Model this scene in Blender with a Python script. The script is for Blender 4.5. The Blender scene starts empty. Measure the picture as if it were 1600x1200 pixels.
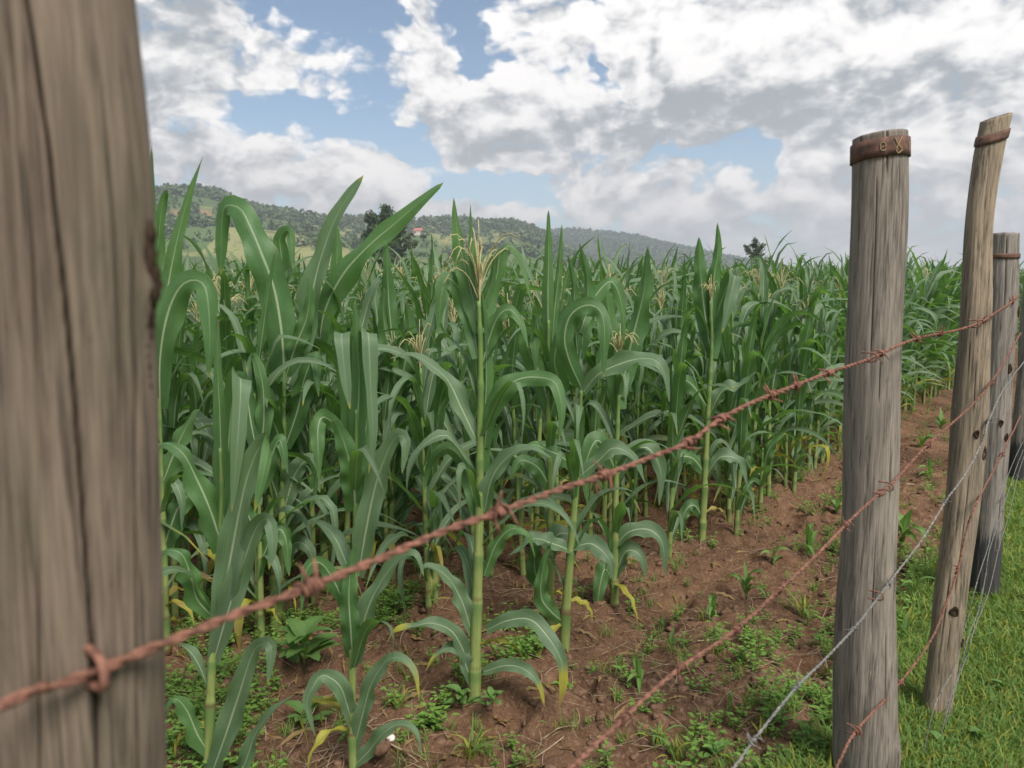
import bpy, math, random
import numpy as np
from mathutils import Vector, Matrix
R = math.radians
SC = bpy.context.scene
COL = SC.collection

# ------------------------------------------------------------------ camera, sky, sun, exposure
F = 1208.0                       # focal length in pixels of the 1600 px wide photograph
HC = 1.25                        # camera height
PITCH = math.atan(160.0 / F)     # looking slightly down
cam = bpy.data.objects.new('camera', bpy.data.cameras.new('camera'))
COL.objects.link(cam)
cam.data.sensor_width = 36.0
cam.data.lens = 36.0 * F / 1600.0
cam.location = (0, 0, HC)
cam.rotation_euler = (math.pi / 2 - PITCH, 0, 0)
cam.data.clip_start = 0.02
cam.data.clip_end = 20000
cam.data.dof.use_dof = True
cam.data.dof.focus_distance = 3.6
cam.data.dof.aperture_fstop = 6.5
SC.camera = cam
CP, SP = math.cos(PITCH), math.sin(PITCH)

SUN_EL, SUN_AZ = R(52), R(148)   # azimuth clockwise from +Y (the view direction)
sd = bpy.data.lights.new('sun', 'SUN')
sd.energy = 3.1
sd.angle = R(24)
sd.color = (1.0, 0.95, 0.88)
sun = bpy.data.objects.new('sun', sd)
COL.objects.link(sun)
to_sun = Vector((math.sin(SUN_AZ) * math.cos(SUN_EL), math.cos(SUN_AZ) * math.cos(SUN_EL), math.sin(SUN_EL)))
sun.rotation_euler = to_sun.to_track_quat('Z', 'Y').to_euler()

SC.view_settings.view_transform = 'Standard'
SC.view_settings.look = 'None'
SC.view_settings.gamma = 1.0
SC.view_settings.exposure = 0.90
SC.view_settings.use_curve_mapping = False
SC.render.engine = 'CYCLES'
SC.cycles.use_denoising = True
SC.cycles.max_bounces = 8
SC.cycles.diffuse_bounces = 4
SC.cycles.glossy_bounces = 2
SC.cycles.transmission_bounces = 3
SC.cycles.volume_bounces = 0
SC.cycles.transparent_max_bounces = 8


def ray(u, v):
    xc, yc = (u - 800.0) / F, (600.0 - v) / F
    return Vector((xc, CP + yc * SP, -SP + yc * CP))


def gp(u, v, z=0.0):
    r = ray(u, v)
    t = (z - HC) / r.z
    return Vector((r.x * t, r.y * t, z))


def at(u, v, Y):
    r = ray(u, v)
    t = Y / r.y
    return Vector((r.x * t, Y, HC + r.z * t))


# ------------------------------------------------------------------ node helpers
class NT:
    def __init__(self, tree):
        self.t = tree

    def n(self, typ, ins=None, **kw):
        nd = self.t.nodes.new(typ)
        for k, v in kw.items():
            setattr(nd, k, v)
        for k, v in (ins or {}).items():
            s = nd.inputs[k]
            if isinstance(v, bpy.types.NodeSocket):
                self.t.links.new(v, s)
            else:
                s.default_value = v
        return nd

    def m(self, op, a, b=None, c=None, clamp=False):
        ins = {0: a}
        if b is not None:
            ins[1] = b
        if c is not None:
            ins[2] = c
        return self.n('ShaderNodeMath', ins, operation=op, use_clamp=clamp).outputs[0]

    def vm(self, op, a, b=None, out=0):
        ins = {0: a}
        if b is not None:
            ins[1] = b
        return self.n('ShaderNodeVectorMath', ins, operation=op).outputs[out]

    def ramp(self, fac, lo, hi, a=0.0, b=1.0, smooth=True):
        return self.n('ShaderNodeMapRange', {'Value': fac, 'From Min': lo, 'From Max': hi, 'To Min': a, 'To Max': b},
                      interpolation_type='SMOOTHSTEP' if smooth else 'LINEAR').outputs[0]

    def mix(self, fac, a, b, typ='MIX'):
        nd = self.n('ShaderNodeMix', data_type='RGBA', blend_type=typ)
        for idx, v in ((0, fac), (6, a), (7, b)):
            s = nd.inputs[idx]
            if isinstance(v, bpy.types.NodeSocket):
                self.t.links.new(v, s)
            else:
                s.default_value = (*v, 1) if isinstance(v, tuple) and len(v) == 3 else v
        return nd.outputs[2]

    def noise(self, vec, scale, detail=4, rough=0.55, dist=0.0):
        return self.n('ShaderNodeTexNoise', {'Vector': vec, 'Scale': scale, 'Detail': detail, 'Roughness': rough,
                                             'Distortion': dist}).outputs['Fac']


world = bpy.data.worlds.new('World')
SC.world = world
world.use_nodes = True
wt = world.node_tree
wt.nodes.clear()


def px_dir(u, v):
    r = ray(u, v).normalized()
    return math.atan2(r.x, r.y), math.asin(r.z)


def cloud_detail():
    """billows and wisps of the cloud deck at an (azimuth, elevation) point, and the warped point"""
    g = bpy.data.node_groups.new('cloud_detail', 'ShaderNodeTree')
    g.interface.new_socket('P', in_out='INPUT', socket_type='NodeSocketVector')
    g.interface.new_socket('Cover', in_out='OUTPUT', socket_type='NodeSocketFloat')
    g.interface.new_socket('Warped', in_out='OUTPUT', socket_type='NodeSocketVector')
    T = NT(g)
    gi = g.nodes.new('NodeGroupInput')
    go = g.nodes.new('NodeGroupOutput')
    P = gi.outputs[0]
    sp = T.vm('MULTIPLY', P, (1.0, 1.5, 1.0))
    w = T.n('ShaderNodeTexNoise', {'Vector': sp, 'Scale': 5.5, 'Detail': 4.0, 'Roughness': 0.62}, noise_dimensions='2D')
    wc = T.vm('SUBTRACT', w.outputs['Color'], (0.5, 0.5, 0.5))
    Pw = T.vm('ADD', P, T.vm('MULTIPLY', wc, (0.17, 0.10, 0.0)))
    v1 = T.n('ShaderNodeTexVoronoi', {'Vector': T.vm('ADD', sp, T.vm('MULTIPLY', wc, (0.1, 0.1, 0))), 'Scale': 18.0, 'Detail': 2.5,
                                      'Roughness': 0.55}, feature='F1', voronoi_dimensions='2D').outputs['Distance']
    n2 = T.n('ShaderNodeTexNoise', {'Vector': T.vm('ADD', sp, (7.1, 3.3, 1.0)), 'Scale': 9.0, 'Detail': 7.0, 'Roughness': 0.62},
             noise_dimensions='2D').outputs['Fac']
    f = T.m('MULTIPLY_ADD', T.m('SUBTRACT', w.outputs['Fac'], 0.5), 1.3, T.m('MULTIPLY', T.m('SUBTRACT', n2, 0.5), 1.5))
    f = T.m('MULTIPLY_ADD', T.m('SUBTRACT', 0.40, v1), 0.85, f)
    g.links.new(f, go.inputs[0])
    g.links.new(Pw, go.inputs[1])
    return g


def blobs(W, Pw, f, items):
    """adds weather to f: where this day's clouds and gaps stand (u, v, ru, rv, turn, strength)"""
    for (u, v, ru, rv, ang, s) in items:
        a, e = px_dir(u, v)
        q = W.n('ShaderNodeMapping', {'Vector': Pw, 'Location': (a, e, 0), 'Rotation': (0, 0, -R(ang)), 'Scale': (ru / F * 1.08, rv / F * 1.08, 1)},
                vector_type='TEXTURE').outputs[0]
        d = W.vm('LENGTH', q, out=1)
        f = W.m('ADD', f, W.ramp(d, 0.35, 1.35, s * 0.62, 0.0))
    return f


CG = cloud_detail()
W = NT(wt)
gen = W.n('ShaderNodeTexCoord').outputs['Generated']
sx = W.n('ShaderNodeSeparateXYZ', {0: gen})
az = W.m('ARCTAN2', sx.outputs[0], sx.outputs[1])
el = W.m('ARCSINE', sx.outputs[2])
P = W.n('ShaderNodeCombineXYZ', {0: az, 1: el, 2: 0.0}).outputs[0]
g0 = W.n('ShaderNodeGroup', {'P': P}, node_tree=CG)
g1 = W.n('ShaderNodeGroup', {'P': W.vm('ADD', P, (0.012, 0.026, 0.0))}, node_tree=CG)
d0, d1, Pw = g0.outputs[0], g1.outputs[0], g0.outputs[1]
c0 = blobs(W, Pw, W.m('ADD', d0, 0.40), [
    (520, 0, 130, 46, 0, -1.0), (745, 60, 58, 76, 0, -1.7), (460, 168, 80, 34, -8, -1.3), (590, 222, 90, 26, 22, -1.0), (300, 205, 60, 14, 0, -0.5),
    (755, 298, 85, 24, 12, -1.2), (905, 102, 24, 12, 30, -1.0), (1200, 235, 30, 52, -25, -1.25), (1090, 258, 110, 12, 0, -0.6),
    (370, 75, 130, 75, 0, 0.8), (240, 90, 90, 110, 0, 0.6), (680, 60, 50, 90, -25, 1.0), (720, 160, 130, 70, 35, 1.0),
    (1180, 80, 420, 120, 0, 1.5), (960, 190, 260, 45, 0, 0.8), (760, 255, 100, 18, 5, 0.9), (330, 270, 190, 56, 6, 1.1),
    (560, 295, 100, 56, 0, 1.0), (760, 342, 70, 28, 0, 1.0), (1010, 315, 170, 50, 8, 0.95), (1270, 265, 60, 60, 40, 1.0),
    (1500, 270, 190, 110, 0, 0.9), (1200, 370, 300, 35, 0, 0.5)])
Ps = W.vm('ADD', P, W.vm('MULTIPLY', W.vm('SUBTRACT', Pw, P), (0.8, 0.8, 0.0)))


def soft(items):
    f = 0.0
    for (u, v, ru, rv, ang, s_) in items:
        a, e = px_dir(u, v)
        q = W.n('ShaderNodeMapping', {'Vector': Ps, 'Location': (a, e, 0), 'Rotation': (0, 0, -R(ang)), 'Scale': (ru / F * 1.08, rv / F * 1.08, 1)},
                vector_type='TEXTURE').outputs[0]
        f = W.m('ADD', f, W.ramp(W.vm('LENGTH', q, out=1), 0.0, 1.9, s_, 0.0))
    return f


# the grey undersides of this day's clouds, and their sunlit crowns
base = soft([(1020, 205, 260, 46, -2, 0.62), (1290, 165, 230, 46, -4, 0.45), (250, 120, 130, 110, 0, 0.55), (1500, 330, 200, 60, 0, 0.28),
             (1120, 330, 90, 22, 0, 0.2), (430, 305, 230, 20, 4, 0.35), (1290, 385, 300, 22, 0, 0.2), (760, 225, 80, 20, 10, 0.2)])
crown = soft([(1000, 60, 230, 60, 0, 0.35), (1450, 50, 160, 50, 0, 0.25), (340, 210, 90, 26, 0, 0.35), (430, 110, 90, 50, 0, 0.3), (700, 60, 50, 60, 0, 0.3),
              (1265, 235, 40, 34, 0, 0.3), (500, 235, 90, 22, 0, 0.25), (600, 300, 50, 30, 0, 0.25), (800, 150, 90, 60, 0, 0.25)])
sky = W.n('ShaderNodeTexSky', sky_type='NISHITA', sun_disc=False, sun_elevation=SUN_EL, sun_rotation=SUN_AZ,
          altitude=1800, air_density=1.0, dust_density=1.6, ozone_density=1.5).outputs[0]
sky = W.mix(1.0, sky, (0.96, 0.93, 0.84), 'MULTIPLY')
dens = W.ramp(c0, -0.10, 0.46)
lit = W.m('SUBTRACT', d0, d1)                 # falls away towards the light on a lit edge
lump = W.noise(W.vm('MULTIPLY', P, (1.0, 1.9, 1.0)), 6.5, 6, 0.58)
thick = W.m('MULTIPLY', W.ramp(c0, 0.5, 1.6), W.ramp(lump, 0.30, 0.70))
shade = W.m('MULTIPLY_ADD', lit, 1.0, 0.66)
shade = W.m('MULTIPLY_ADD', W.m('SUBTRACT', lump, 0.5), 0.55, shade)
shade = W.m('SUBTRACT', W.m('ADD', shade, crown), W.m('MULTIPLY_ADD', thick, 0.15, base))
shade = W.ramp(shade, -0.25, 1.25)
grey, white = (2.6, 2.8, 3.0), (7.3, 7.1, 6.95)
cl = W.mix(shade, grey, white)
# low clouds take the warm pale tone of the thick air near the horizon
low = W.ramp(el, 0.0, 0.22, 1.0, 0.0)
cl = W.mix(W.m('MULTIPLY', low, 0.45), cl, (6.6, 6.0, 5.85))
sky = W.mix(W.m('MULTIPLY', low, 0.45), sky, (4.0, 4.9, 5.7))
full = W.mix(dens, sky, cl)
bg = W.n('ShaderNodeBackground', {'Color': full, 'Strength': 0.088})
wo = wt.nodes.new('ShaderNodeOutputWorld')
wt.links.new(bg.outputs[0], wo.inputs['Surface'])
world.cycles.sampling_method = 'MANUAL'
world.cycles.sample_map_resolution = 256
#STAGE
# ------------------------------------------------------------------ noise and mesh helpers
def _hash(ix, iy, seed):
    h = (ix.astype(np.int64) * 374761393 + iy.astype(np.int64) * 668265263 + seed * 974711) & 0x7fffffff
    h = ((h ^ (h >> 13)) * 1274126177) & 0x7fffffff
    return ((h ^ (h >> 16)) & 0xffff) / 65535.0


def vn(x, y, seed=0, per=0):
    """value noise 0..1; per = period along x"""
    x = np.asarray(x, float)
    y = np.asarray(y, float)
    x, y = np.broadcast_arrays(x, y)
    ix, iy = np.floor(x), np.floor(y)
    fx, fy = x - ix, y - iy
    fx, fy = fx * fx * (3 - 2 * fx), fy * fy * (3 - 2 * fy)
    w = (lambda a: np.mod(a, per)) if per else (lambda a: a)
    a, b = _hash(w(ix), iy, seed), _hash(w(ix + 1), iy, seed)
    c, d = _hash(w(ix), iy + 1, seed), _hash(w(ix + 1), iy + 1, seed)
    return (a * (1 - fx) + b * fx) * (1 - fy) + (c * (1 - fx) + d * fx) * fy


def sstep(x, a, b):
    t = np.clip((np.asarray(x, float) - a) / (b - a), 0, 1)
    return t * t * (3 - 2 * t)


class MB:
    """collects geometry and builds ONE mesh"""

    def __init__(self):
        self.V, self.L, self.C, self.UV, self.D, self.Rn, self.MI = [], [], [], [], [], [], []
        self.nv = 0

    def add(self, V, Fs, uv=None, dry=0.0, rnd=0.0, mi=0):
        V = np.asarray(V, float).reshape(-1, 3)
        n = len(V)
        if isinstance(Fs, np.ndarray) and Fs.ndim == 2:
            loops, cnt = Fs.ravel(), np.full(len(Fs), Fs.shape[1])
        else:
            loops = np.array([i for f in Fs for i in f])
            cnt = np.array([len(f) for f in Fs])
        self.V.append(V)
        self.L.append(loops + self.nv)
        self.C.append(cnt)
        self.UV.append(np.zeros((n, 2)) if uv is None else np.asarray(uv, float))
        self.D.append(np.broadcast_to(np.asarray(dry, float), (n,)))
        self.Rn.append(np.broadcast_to(np.asarray(rnd, float), (n,)))
        self.MI.append(np.broadcast_to(np.asarray(mi, int), (len(cnt),)))
        self.nv += n
        return self

    def arrays(self):
        return [np.concatenate(a) for a in (self.V, self.L, self.C, self.UV, self.D, self.Rn, self.MI)]

    def scatter(self, proto, loc, rot, scale, tilt=None, rnd=None):
        """proto = arrays(); one copy at each loc, turned about z, scaled, tilted"""
        V, L, C, UV, D, Rn, MI = proto
        loc = np.asarray(loc, float)
        n = len(loc)
        if n == 0:
            return
        sc = np.asarray(scale, float)
        if sc.ndim == 1:
            sc = sc[:, None]
        P = V[None] * np.ones((n, 1, 1)) * sc[:, None, :]
        if tilt is not None:
            t = np.asarray(tilt)[:, None]
            x, z = P[..., 0].copy(), P[..., 2].copy()
            P[..., 0] = x * np.cos(t) + z * np.sin(t)
            P[..., 2] = -x * np.sin(t) + z * np.cos(t)
        c, s = np.cos(rot)[:, None], np.sin(rot)[:, None]
        x, y = P[..., 0].copy(), P[..., 1].copy()
        P[..., 0] = x * c - y * s
        P[..., 1] = x * s + y * c
        P += loc[:, None, :]
        nv = len(V)
        self.V.append(P.reshape(-1, 3))
        self.L.append((L[None] + (np.arange(n) * nv)[:, None]).ravel() + self.nv)
        self.C.append(np.tile(C, n))
        self.UV.append(np.tile(UV, (n, 1)))
        self.D.append(np.tile(D, n))
        r = np.random.RandomState(len(self.V) + n).rand(n) if rnd is None else rnd
        self.Rn.append(np.repeat(r, nv))
        self.MI.append(np.tile(MI, n))
        self.nv += nv * n

    def mesh(self, name, mats, smooth=True):
        V, L, C, UV, D, Rn, MI = self.arrays()
        me = bpy.data.meshes.new(name)
        me.vertices.add(len(V))
        me.vertices.foreach_set('co', V.astype(np.float32).ravel())
        me.loops.add(len(L))
        me.loops.foreach_set('vertex_index', L.astype(np.int32))
        me.polygons.add(len(C))
        st = np.concatenate([[0], np.cumsum(C)[:-1]]).astype(np.int32)
        me.polygons.foreach_set('loop_start', st)
        me.polygons.foreach_set('loop_total', C.astype(np.int32))
        me.polygons.foreach_set('use_smooth', np.full(len(C), smooth))
        me.polygons.foreach_set('material_index', MI.astype(np.int32))
        uvl = me.uv_layers.new(name='UVMap')
        uvl.data.foreach_set('uv', UV[L].astype(np.float32).ravel())
        for nm, arr in (('dry', D), ('rnd', Rn)):
            at_ = me.attributes.new(nm, 'FLOAT', 'POINT')
            at_.data.foreach_set('value', arr.astype(np.float32))
        me.update(calc_edges=True)
        for m_ in (mats if isinstance(mats, (list, tuple)) else [mats]):
            me.materials.append(m_)
        return me

    def build(self, name, mats, parent=None, smooth=True, loc=None):
        o = bpy.data.objects.new(name, self.mesh(name, mats, smooth))
        COL.objects.link(o)
        if parent is not None:
            o.parent = parent
        if loc is not None:
            o.location = loc
        return o


def tag(o, label=None, cat=None, group=None, kind=None):
    for k, v in (('label', label), ('category', cat), ('group', group), ('kind', kind)):
        if v:
            o[k] = v
    return o


def empty(name, loc, label=None, cat=None, group=None):
    o = bpy.data.objects.new(name, None)
    o.empty_display_size = 0.1
    COL.objects.link(o)
    o.location = loc
    return tag(o, label, cat, group)


def grid_faces(nr, nc, wrap=False):
    i = np.arange(nr - 1)[:, None]
    j = np.arange(nc if wrap else nc - 1)[None]
    j2 = (j + 1) % nc
    a = i * nc + j
    b = i * nc + j2
    return np.stack([a, b, b + nc, a + nc], -1).reshape(-1, 4)


def tube(mb, pts, rad, k=6, dry=0.0, rnd=0.0, mi=0, cap=True, uvlen=1.0):
    P = np.asarray(pts, float)
    n = len(P)
    rad = np.broadcast_to(np.asarray(rad, float), (n,))
    T = np.gradient(P, axis=0)
    T /= np.linalg.norm(T, axis=1)[:, None] + 1e-12
    u = np.cross(T[0], [0.3, 0.5, 0.8])
    if np.linalg.norm(u) < 1e-3:
        u = np.cross(T[0], [1, 0, 0])
    u /= np.linalg.norm(u)
    U = np.zeros((n, 3))
    for i in range(n):
        u = u - T[i] * np.dot(u, T[i])
        u /= np.linalg.norm(u) + 1e-12
        U[i] = u
    Wv = np.cross(T, U)
    a = np.arange(k) / k * 2 * np.pi
    V = P[:, None] + rad[:, None, None] * (U[:, None] * np.cos(a)[None, :, None] + Wv[:, None] * np.sin(a)[None, :, None])
    uv = np.stack(np.broadcast_arrays((np.arange(k) / k)[None], (np.arange(n) / max(1, n - 1) * uvlen)[:, None]), -1).reshape(-1, 2)
    Fs = grid_faces(n, k, True)
    V = V.reshape(-1, 3)
    d = np.broadcast_to(np.asarray(dry, float), (n,)).repeat(k)
    if cap:
        V = np.vstack([V, P[:1], P[-1:]])
        uv = np.vstack([uv, [[0.5, 0]], [[0.5, 1]]])
        d = np.concatenate([d, d[:1], d[-1:]])
        a_ = np.arange(k)
        f1 = np.stack([(a_ + 1) % k, a_, np.full(k, n * k)], -1)
        f2 = np.stack([(n - 1) * k + a_, (n - 1) * k + (a_ + 1) % k, np.full(k, n * k + 1)], -1)
        Fs = [tuple(f) for f in Fs] + [tuple(f) for f in f1] + [tuple(f) for f in f2]
    mb.add(V, Fs, uv, d, rnd, mi)
    return mb


def spline(pts, n):
    """Catmull-Rom through pts, n samples"""
    P = np.asarray([tuple(p) for p in pts], float)
    if len(P) == 2:
        t = np.linspace(0, 1, n)[:, None]
        return P[0] * (1 - t) + P[1] * t
    Q = np.vstack([2 * P[0] - P[1], P, 2 * P[-1] - P[-2]])
    seg = len(P) - 1
    cl = np.concatenate([[0], np.cumsum(np.linalg.norm(np.diff(P, axis=0), axis=1))])
    s = np.linspace(0, cl[-1], n)
    idx = np.clip(np.searchsorted(cl, s, 'right') - 1, 0, seg - 1)
    t = ((s - cl[idx]) / (cl[idx + 1] - cl[idx] + 1e-9))[:, None]
    p0, p1, p2, p3 = Q[idx], Q[idx + 1], Q[idx + 2], Q[idx + 3]
    return 0.5 * ((2 * p1) + (-p0 + p2) * t + (2 * p0 - 5 * p1 + 4 * p2 - p3) * t ** 2 + (-p0 + 3 * p1 - 3 * p2 + p3) * t ** 3)


# ------------------------------------------------------------------ materials
def newmat(name):
    m = bpy.data.materials.new(name)
    m.use_nodes = True
    m.node_tree.nodes.clear()
    T = NT(m.node_tree)
    out = m.node_tree.nodes.new('ShaderNodeOutputMaterial')
    return m, T, out


def pbsdf(T, out, col, rough=0.6, spec=0.4, normal=None, metal=0.0, **kw):
    ins = {'Base Color': col, 'Roughness': rough, 'Specular IOR Level': spec, 'Metallic': metal}
    if normal is not None:
        ins['Normal'] = normal
    ins.update(kw)
    for k, v in list(ins.items()):
        if isinstance(v, tuple) and len(v) == 3:
            ins[k] = (*v, 1)
    b = T.n('ShaderNodeBsdfPrincipled', ins)
    if out is not None:
        T.t.links.new(b.outputs[0], out.inputs['Surface'])
    return b


def bump(T, h, strength, dist):
    return T.n('ShaderNodeBump', {'Height': h, 'Strength': strength, 'Distance': dist}).outputs[0]


def leaf_mat(name, c0, c1, under, trans, mid=(0.46, 0.55, 0.34), rough=0.40, tw=0.34, spec=0.5):
    m, T, out = newmat(name)
    uv = T.n('ShaderNodeUVMap', uv_map='UVMap').outputs[0]
    su = T.n('ShaderNodeSeparateXYZ', {0: uv})
    x = T.m('ABSOLUTE', T.m('SUBTRACT', su.outputs[0], 0.5))
    rn = T.m('ADD', T.n('ShaderNodeAttribute', attribute_name='rnd').outputs['Fac'],
             T.n('ShaderNodeObjectInfo').outputs['Random'])
    rn = T.m('FRACT', T.m('MULTIPLY', rn, 1.7))
    obj = T.n('ShaderNodeNewGeometry').outputs['Position']
    blot = T.noise(obj, 9.0, 3, 0.6)
    col = T.mix(rn, c0, c1)
    col = T.mix(T.ramp(blot, 0.35, 0.75, 0, 0.5), col, tuple(c * 1.45 for c in c1))
    # fine parallel veins
    vein = T.noise(T.vm('MULTIPLY', uv, (46.0, 1.2, 1.0)), 1.0, 2, 0.5)
    col = T.mix(T.ramp(vein, 0.3, 0.7, 0.0, 0.35), col, tuple(c * 1.6 + 0.01 for c in c0))
    back = T.n('ShaderNodeNewGeometry').outputs['Backfacing']
    upper = T.mix(T.ramp(vein, 0.3, 0.7, 0.0, 0.8), T.mix(rn, under, tuple(c * 1.25 for c in under)), tuple(c * 0.8 for c in under))
    col = T.mix(back, upper, col)
    rib = T.ramp(x, 0.022, 0.055, 1.0, 0.0)
    rib = T.m('MULTIPLY', rib, T.ramp(su.outputs[1], 0.2, 0.98, 1.0, 0.15))
    col = T.mix(T.m('MULTIPLY', rib, 0.85), col, mid)
    dry = T.n('ShaderNodeAttribute', attribute_name='dry').outputs['Fac']
    dn = T.m('MULTIPLY_ADD', T.m('SUBTRACT', blot, 0.5), 0.5, dry)
    col = T.mix(T.ramp(dn, 0.25, 0.6), col, (0.36, 0.34, 0.05))
    col = T.mix(T.ramp(dn, 0.75, 1.0), col, (0.30, 0.19, 0.09))
    if name == 'maize_leaf':
        sp_ = T.noise(T.vm('ADD', T.vm('MULTIPLY', uv, (9.0, 40.0, 1.0)), obj), 1.0, 4, 0.7)
        col = T.mix(T.ramp(sp_, 0.66, 0.72, 0.0, 0.75), col, (0.26, 0.25, 0.12))
        dust = T.noise(obj, 38.0, 4, 0.7)
        col = T.mix(T.ramp(dust, 0.5, 0.8, 0.0, 0.35), col, (0.20, 0.22, 0.15))
    bm = bump(T, T.m('ADD', vein, T.m('MULTIPLY', rib, -1.5)), 0.6, 0.002)
    b = pbsdf(T, None, col, rough, spec, bm)
    tcol = T.mix(T.ramp(dn, 0.25, 0.6), trans, (0.35, 0.32, 0.05))
    tr = T.n('ShaderNodeBsdfTranslucent', {'Color': tcol, 'Normal': bm})
    mx = T.n('ShaderNodeMixShader', {0: tw, 1: b.outputs[0], 2: tr.outputs[0]})
    T.t.links.new(mx.outputs[0], out.inputs['Surface'])
    return m


M_LEAF = leaf_mat('maize_leaf', (0.052, 0.118, 0.040), (0.082, 0.165, 0.050), (0.122, 0.190, 0.102), (0.17, 0.36, 0.05), tw=0.36, rough=0.47, spec=0.42)
M_YOUNG = leaf_mat('young_leaf', (0.10, 0.20, 0.035), (0.14, 0.26, 0.05), (0.14, 0.25, 0.06), (0.22, 0.38, 0.05), rough=0.5, spec=0.3)
M_WEED = leaf_mat('weed_leaf', (0.11, 0.21, 0.035), (0.17, 0.29, 0.055), (0.12, 0.22, 0.06), (0.20, 0.36, 0.05), mid=(0.15, 0.26, 0.08), rough=0.55, tw=0.3, spec=0.25)
M_GRASS = leaf_mat('grass_blade', (0.18, 0.26, 0.028), (0.36, 0.41, 0.07), (0.15, 0.25, 0.06), (0.23, 0.38, 0.06), mid=(0.15, 0.25, 0.06), rough=0.5, tw=0.3, spec=0.25)
M_TREE = leaf_mat('tree_leaf', (0.040, 0.068, 0.032), (0.070, 0.10, 0.045), (0.07, 0.10, 0.05), (0.08, 0.13, 0.04), mid=(0.06, 0.09, 0.04), rough=0.6, tw=0.2, spec=0.2)


M_WOODS = leaf_mat('wood_crown', (0.085, 0.125, 0.062), (0.145, 0.185, 0.090), (0.10, 0.14, 0.07), (0.08, 0.13, 0.04), mid=(0.06, 0.09, 0.04), rough=0.7, tw=0.15, spec=0.1)


def simple_mat(name, c0, c1, scale=20.0, stretch=(1, 1, 1), rough=0.7, spec=0.3, bs=0.3, bd=0.002, metal=0.0, coord='Object', detail=5):
    m, T, out = newmat(name)
    co = T.n('ShaderNodeTexCoord').outputs[coord]
    v = T.vm('MULTIPLY', co, stretch)
    n = T.noise(v, scale, detail, 0.6)
    col = T.mix(T.ramp(n, 0.3, 0.7), c0, c1)
    pbsdf(T, out, col, rough, spec, bump(T, n, bs, bd), metal)
    return m


def stalk_mat():
    m, T, out = newmat('maize_stalk')
    uv = T.n('ShaderNodeUVMap', uv_map='UVMap').outputs[0]
    v = T.noise(T.vm('MULTIPLY', uv, (20.0, 6.0, 1.0)), 1.0, 4, 0.6)
    hgt = T.n('ShaderNodeSeparateXYZ', {0: uv}).outputs[1]
    col = T.mix(T.ramp(v, 0.3, 0.7), (0.15, 0.20, 0.055), (0.22, 0.26, 0.085))
    col = T.mix(T.ramp(hgt, 0.35, 0.9), col, (0.12, 0.20, 0.05))
    sh = T.n('ShaderNodeAttribute', attribute_name='rnd').outputs['Fac']
    col = T.mix(T.ramp(sh, 0.15, 0.5, 0.75, 0.0), col, (0.085, 0.155, 0.045))
    spot = T.noise(T.n('ShaderNodeNewGeometry').outputs['Position'], 42.0, 4, 0.7)
    col = T.mix(T.ramp(spot, 0.56, 0.7, 0.0, 0.6), col, (0.17, 0.13, 0.06))
    d = T.n('ShaderNodeAttribute', attribute_name='dry').outputs['Fac']
    col = T.mix(T.ramp(d, 0.2, 0.9), col, (0.10, 0.055, 0.028))
    pbsdf(T, out, col, 0.5, 0.35, bump(T, v, 0.25, 0.002))
    return m


M_STALK = stalk_mat()
M_TASSEL = simple_mat('tassel_straw', (0.34, 0.30, 0.13), (0.47, 0.42, 0.22), 300, rough=0.8)
M_RUST = simple_mat('rusty_iron', (0.085, 0.040, 0.028), (0.27, 0.125, 0.085), 140, rough=0.85, spec=0.25, bs=0.6, bd=0.001)
M_RUST2 = simple_mat('dark_rust_band', (0.075, 0.045, 0.035), (0.16, 0.080, 0.052), 60, rough=0.75, spec=0.3, bs=0.5, bd=0.001)
M_GALV = simple_mat('galvanized_wire', (0.09, 0.087, 0.08), (0.26, 0.25, 0.225), 200, rough=0.6, spec=0.4, bs=0.3, bd=0.0005, metal=0.2)
M_PAINT = simple_mat('old_yellow_paint', (0.20, 0.13, 0.07), (0.50, 0.38, 0.20), 500, rough=0.8)
M_HOLE = simple_mat('knot_wood', (0.020, 0.014, 0.010), (0.055, 0.036, 0.024), 90, rough=0.95, spec=0.1)
M_STRAW = simple_mat('dry_straw', (0.24, 0.17, 0.11), (0.42, 0.32, 0.21), 40, rough=0.9, spec=0.15)
M_CLOD = simple_mat('soil_clod', (0.085, 0.049, 0.032), (0.185, 0.110, 0.070), 60, rough=0.95, spec=0.1, bs=0.8, bd=0.006)
M_STONE = simple_mat('pale_stone', (0.22, 0.14, 0.10), (0.36, 0.27, 0.20), 30, rough=0.9, bs=0.6, bd=0.003)
M_BARK = simple_mat('tree_bark', (0.07, 0.055, 0.042), (0.13, 0.105, 0.08), 6, (1, 1, 0.2), rough=0.9)
M_WALL = simple_mat('house_plaster', (0.48, 0.42, 0.35), (0.60, 0.54, 0.46), 2, rough=0.9)
M_ROOFR = simple_mat('red_roof_sheet', (0.33, 0.11, 0.08), (0.42, 0.16, 0.12), 3, rough=0.6)
M_ROOFG = simple_mat('pale_roof_sheet', (0.50, 0.50, 0.50), (0.62, 0.62, 0.62), 3, rough=0.5)
M_GLASS = simple_mat('dark_pane', (0.02, 0.025, 0.03), (0.04, 0.045, 0.05), 3, rough=0.2, spec=0.6)


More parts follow.
